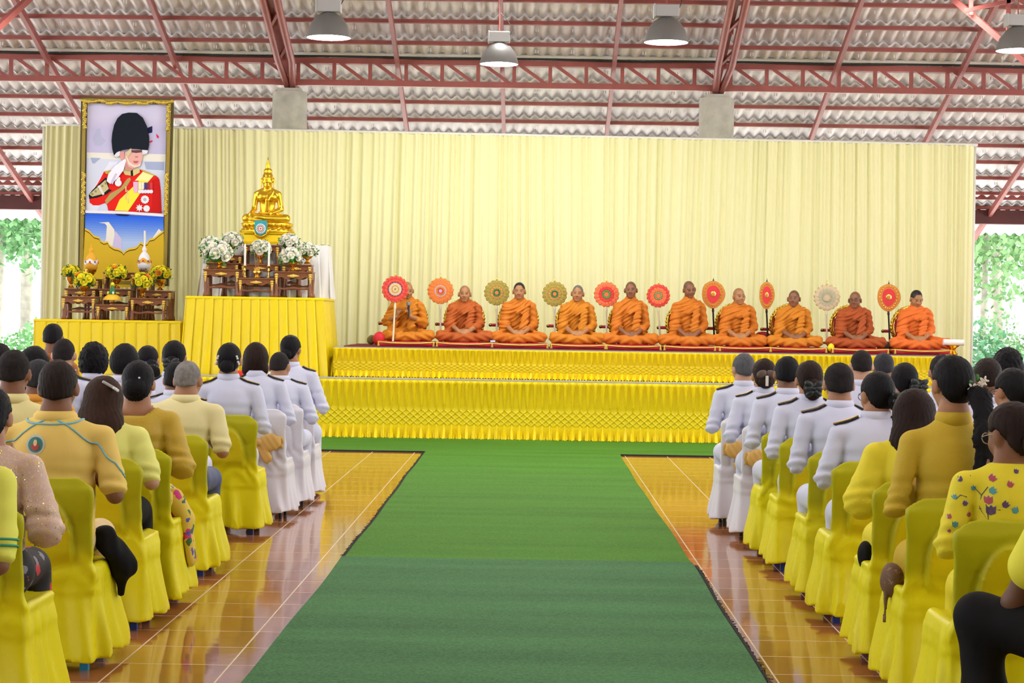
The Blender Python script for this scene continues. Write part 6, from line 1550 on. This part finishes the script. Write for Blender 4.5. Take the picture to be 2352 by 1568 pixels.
# ------------------------------------------------------------------ trees and shrubs beyond the open sides
BARK = mat('pale_bark', (.42, .38, .32), .85, var=.3, vscale=5, bump=.4, bscale=20)
LF = [mat('tree_leaf_%d' % i, c, .5, var=.35, vscale=3) for i, c in enumerate(((.14, .32, .12), (.18, .36, .14), (.10, .27, .13), (.22, .40, .16)))]
def leaves(n, ctr, rad, size, rr, mt, name, parent, shell=.5):
    c0 = np.zeros((n * 4, 3)); k = 0; rs = np.random.RandomState(rr)
    v = rs.normal(size=(n, 3)); v /= np.linalg.norm(v, axis=1)[:, None]; R_ = (shell + (1 - shell) * rs.rand(n) ** .6)[:, None]
    lump_ = 1 + .25 * np.sin(v[:, :1] * 5 + rr) * np.cos(v[:, 2:] * 4)
    p = np.array(ctr) + v * R_ * np.array(rad) * lump_
    a = rs.normal(size=(n, 3)); a /= np.linalg.norm(a, axis=1)[:, None]; b = np.cross(a, rs.normal(size=(n, 3))); b /= np.linalg.norm(b, axis=1)[:, None]
    s = size * (.6 + .8 * rs.rand(n))[:, None]
    co = np.stack([p, p + a * s * .5 + b * s * .3, p + a * s, p + a * s * .5 - b * s * .3], 1).reshape(-1, 3)
    return link(name, np_mesh(name, co, np.arange(n * 4).reshape(n, 4), mt, False), parent, kind='stuff' if parent else None)
def tree(x, y, h, rad, seed, mt, label, trunk=.12, lean=0.):
    t = empty('tree', (x, y, -.35), 0, label, 'tree', 'trees beyond the open sides of the hall')
    m = MB(); m.tube([(0, 0, 0), (lean * .3, 0, h * .35), (lean, .1, h * .75)], trunk, 8, rs=[trunk, trunk * .8, trunk * .4]); rr = random.Random(seed)
    for i in range(6):
        a = rr.uniform(0, 6.28); z = h * rr.uniform(.35, .7); m.tube([(lean * z / h, 0, z), (lean + rad * .35 * math.cos(a), rad * .35 * math.sin(a), z + h * .12), (lean + rad * .7 * math.cos(a), rad * .7 * math.sin(a), z + h * .2)], .04, 6, rs=[trunk * .4, trunk * .25, .015])
    m.obj('trunk', BARK, t, smooth=True)
    for i in range(3):
        a = rr.uniform(0, 6.28); leaves(5200, (lean + rad * .35 * math.cos(a), rad * .3 * math.sin(a), h * (.55 + .17 * i)), (rad, rad, h * .26), .19, seed * 7 + i, mt, 'crown', t, .3)
    return t
k = 0
for (px, Y, h, rad, lab, tr, ln) in ((-10, 52, 9, 2.6, 'feathery pale green tree beyond the left opening, tallest there', .14, .3), (60, 58, 10, 3.0, 'large green tree beyond the left opening next to the curtain', .2, 0), (-90, 66, 11, 3.5, 'rounded green tree far beyond the left opening', .2, 0),
        (2255, 50, 9, 2.4, 'leafy tree just right of the curtain edge', .10, .2), (2300, 54, 10, 2.3, 'tall tree with pale slanting trunk at the right edge', .16, -.5), (2380, 60, 11, 3.4, 'broad green tree at the right frame edge', .2, 0), (2290, 70, 12, 3.6, 'tree mass far beyond the right opening', .25, 0)):
    q = P(px, 700, Y); tree(q.x, Y, h, rad, 3 + k, LF[k % 4], lab, tr, ln); k += 1
for (px, Y, w_, h_, lab) in ((20, 45, 1.0, .9, 'low pale shrub beyond the left opening'), (80, 47, 1.2, 1.0, 'low shrub below the large tree by the curtain'), (2260, 44, 1.1, 1.2, 'bright green bush by the right curtain edge'), (2320, 46, 1.3, 1.3, 'bright green bush below the slanting trunk')):
    q = P(px, 760, Y); s_ = empty('shrub', (q.x, Y, -.35), 0, lab, 'shrub', 'shrubs beyond the open sides'); leaves(3000, (0, 0, h_ * .6), (w_, w_, h_), .12, k + 40, LF[(k + 1) % 4], 'foliage', s_, .2)
    m = MB(); m.tube([(0, 0, 0), (.05, 0, h_ * .6)], .04, 6); m.obj('stem', BARK, s_); k += 1
# ------------------------------------------------------------------ daylight and exposure
w = bpy.data.worlds.new('sky'); SC.world = w; w.use_nodes = True
N = w.node_tree.nodes; bg = N['Background']; bg.inputs['Color'].default_value = (.90, .95, 1.0, 1); bg.inputs['Strength'].default_value = 2.1
sd = bpy.data.lights.new('sun', 'SUN'); sd.energy = 22.0; sd.angle = math.radians(8); sd.color = (1, .98, .94)
so = bpy.data.objects.new('sun', sd); COL.objects.link(so); so.rotation_euler = (math.radians(-30), math.radians(10), 0); so.location = (0, 0, 40)
# the rest of the hall's lamp rows, above and behind the visible ones
for (x, y) in ((-6, 26), (-.4, 26.2), (5.4, 26), (-6, 17.5), (-2.2, 17.5), (2.4, 17.5), (6, 17.5), (-4, 11), (4, 11)):
    ld = bpy.data.lights.new('hall_lamp', 'SPOT'); ld.energy = 260 if x == -.4 else 200; ld.spot_size = math.radians(160); ld.spot_blend = .7; ld.shadow_soft_size = .3; ld.color = (1, .97, .92)
    lo = bpy.data.objects.new('hall_lamp', ld); COL.objects.link(lo); lo.location = (x, y, min(zr(max(y, 9)) - 1.2, 6.3))
vs = SC.view_settings; vs.view_transform = 'Standard'; vs.look = 'None'; vs.gamma = 1; vs.use_curve_mapping = False; vs.exposure = 0.06
SC.cycles.max_bounces = 6; SC.cycles.diffuse_bounces = 3; SC.cycles.glossy_bounces = 3; SC.cycles.use_adaptive_sampling = True; SC.cycles.adaptive_threshold = .06
SC.cycles.sample_clamp_indirect = 6
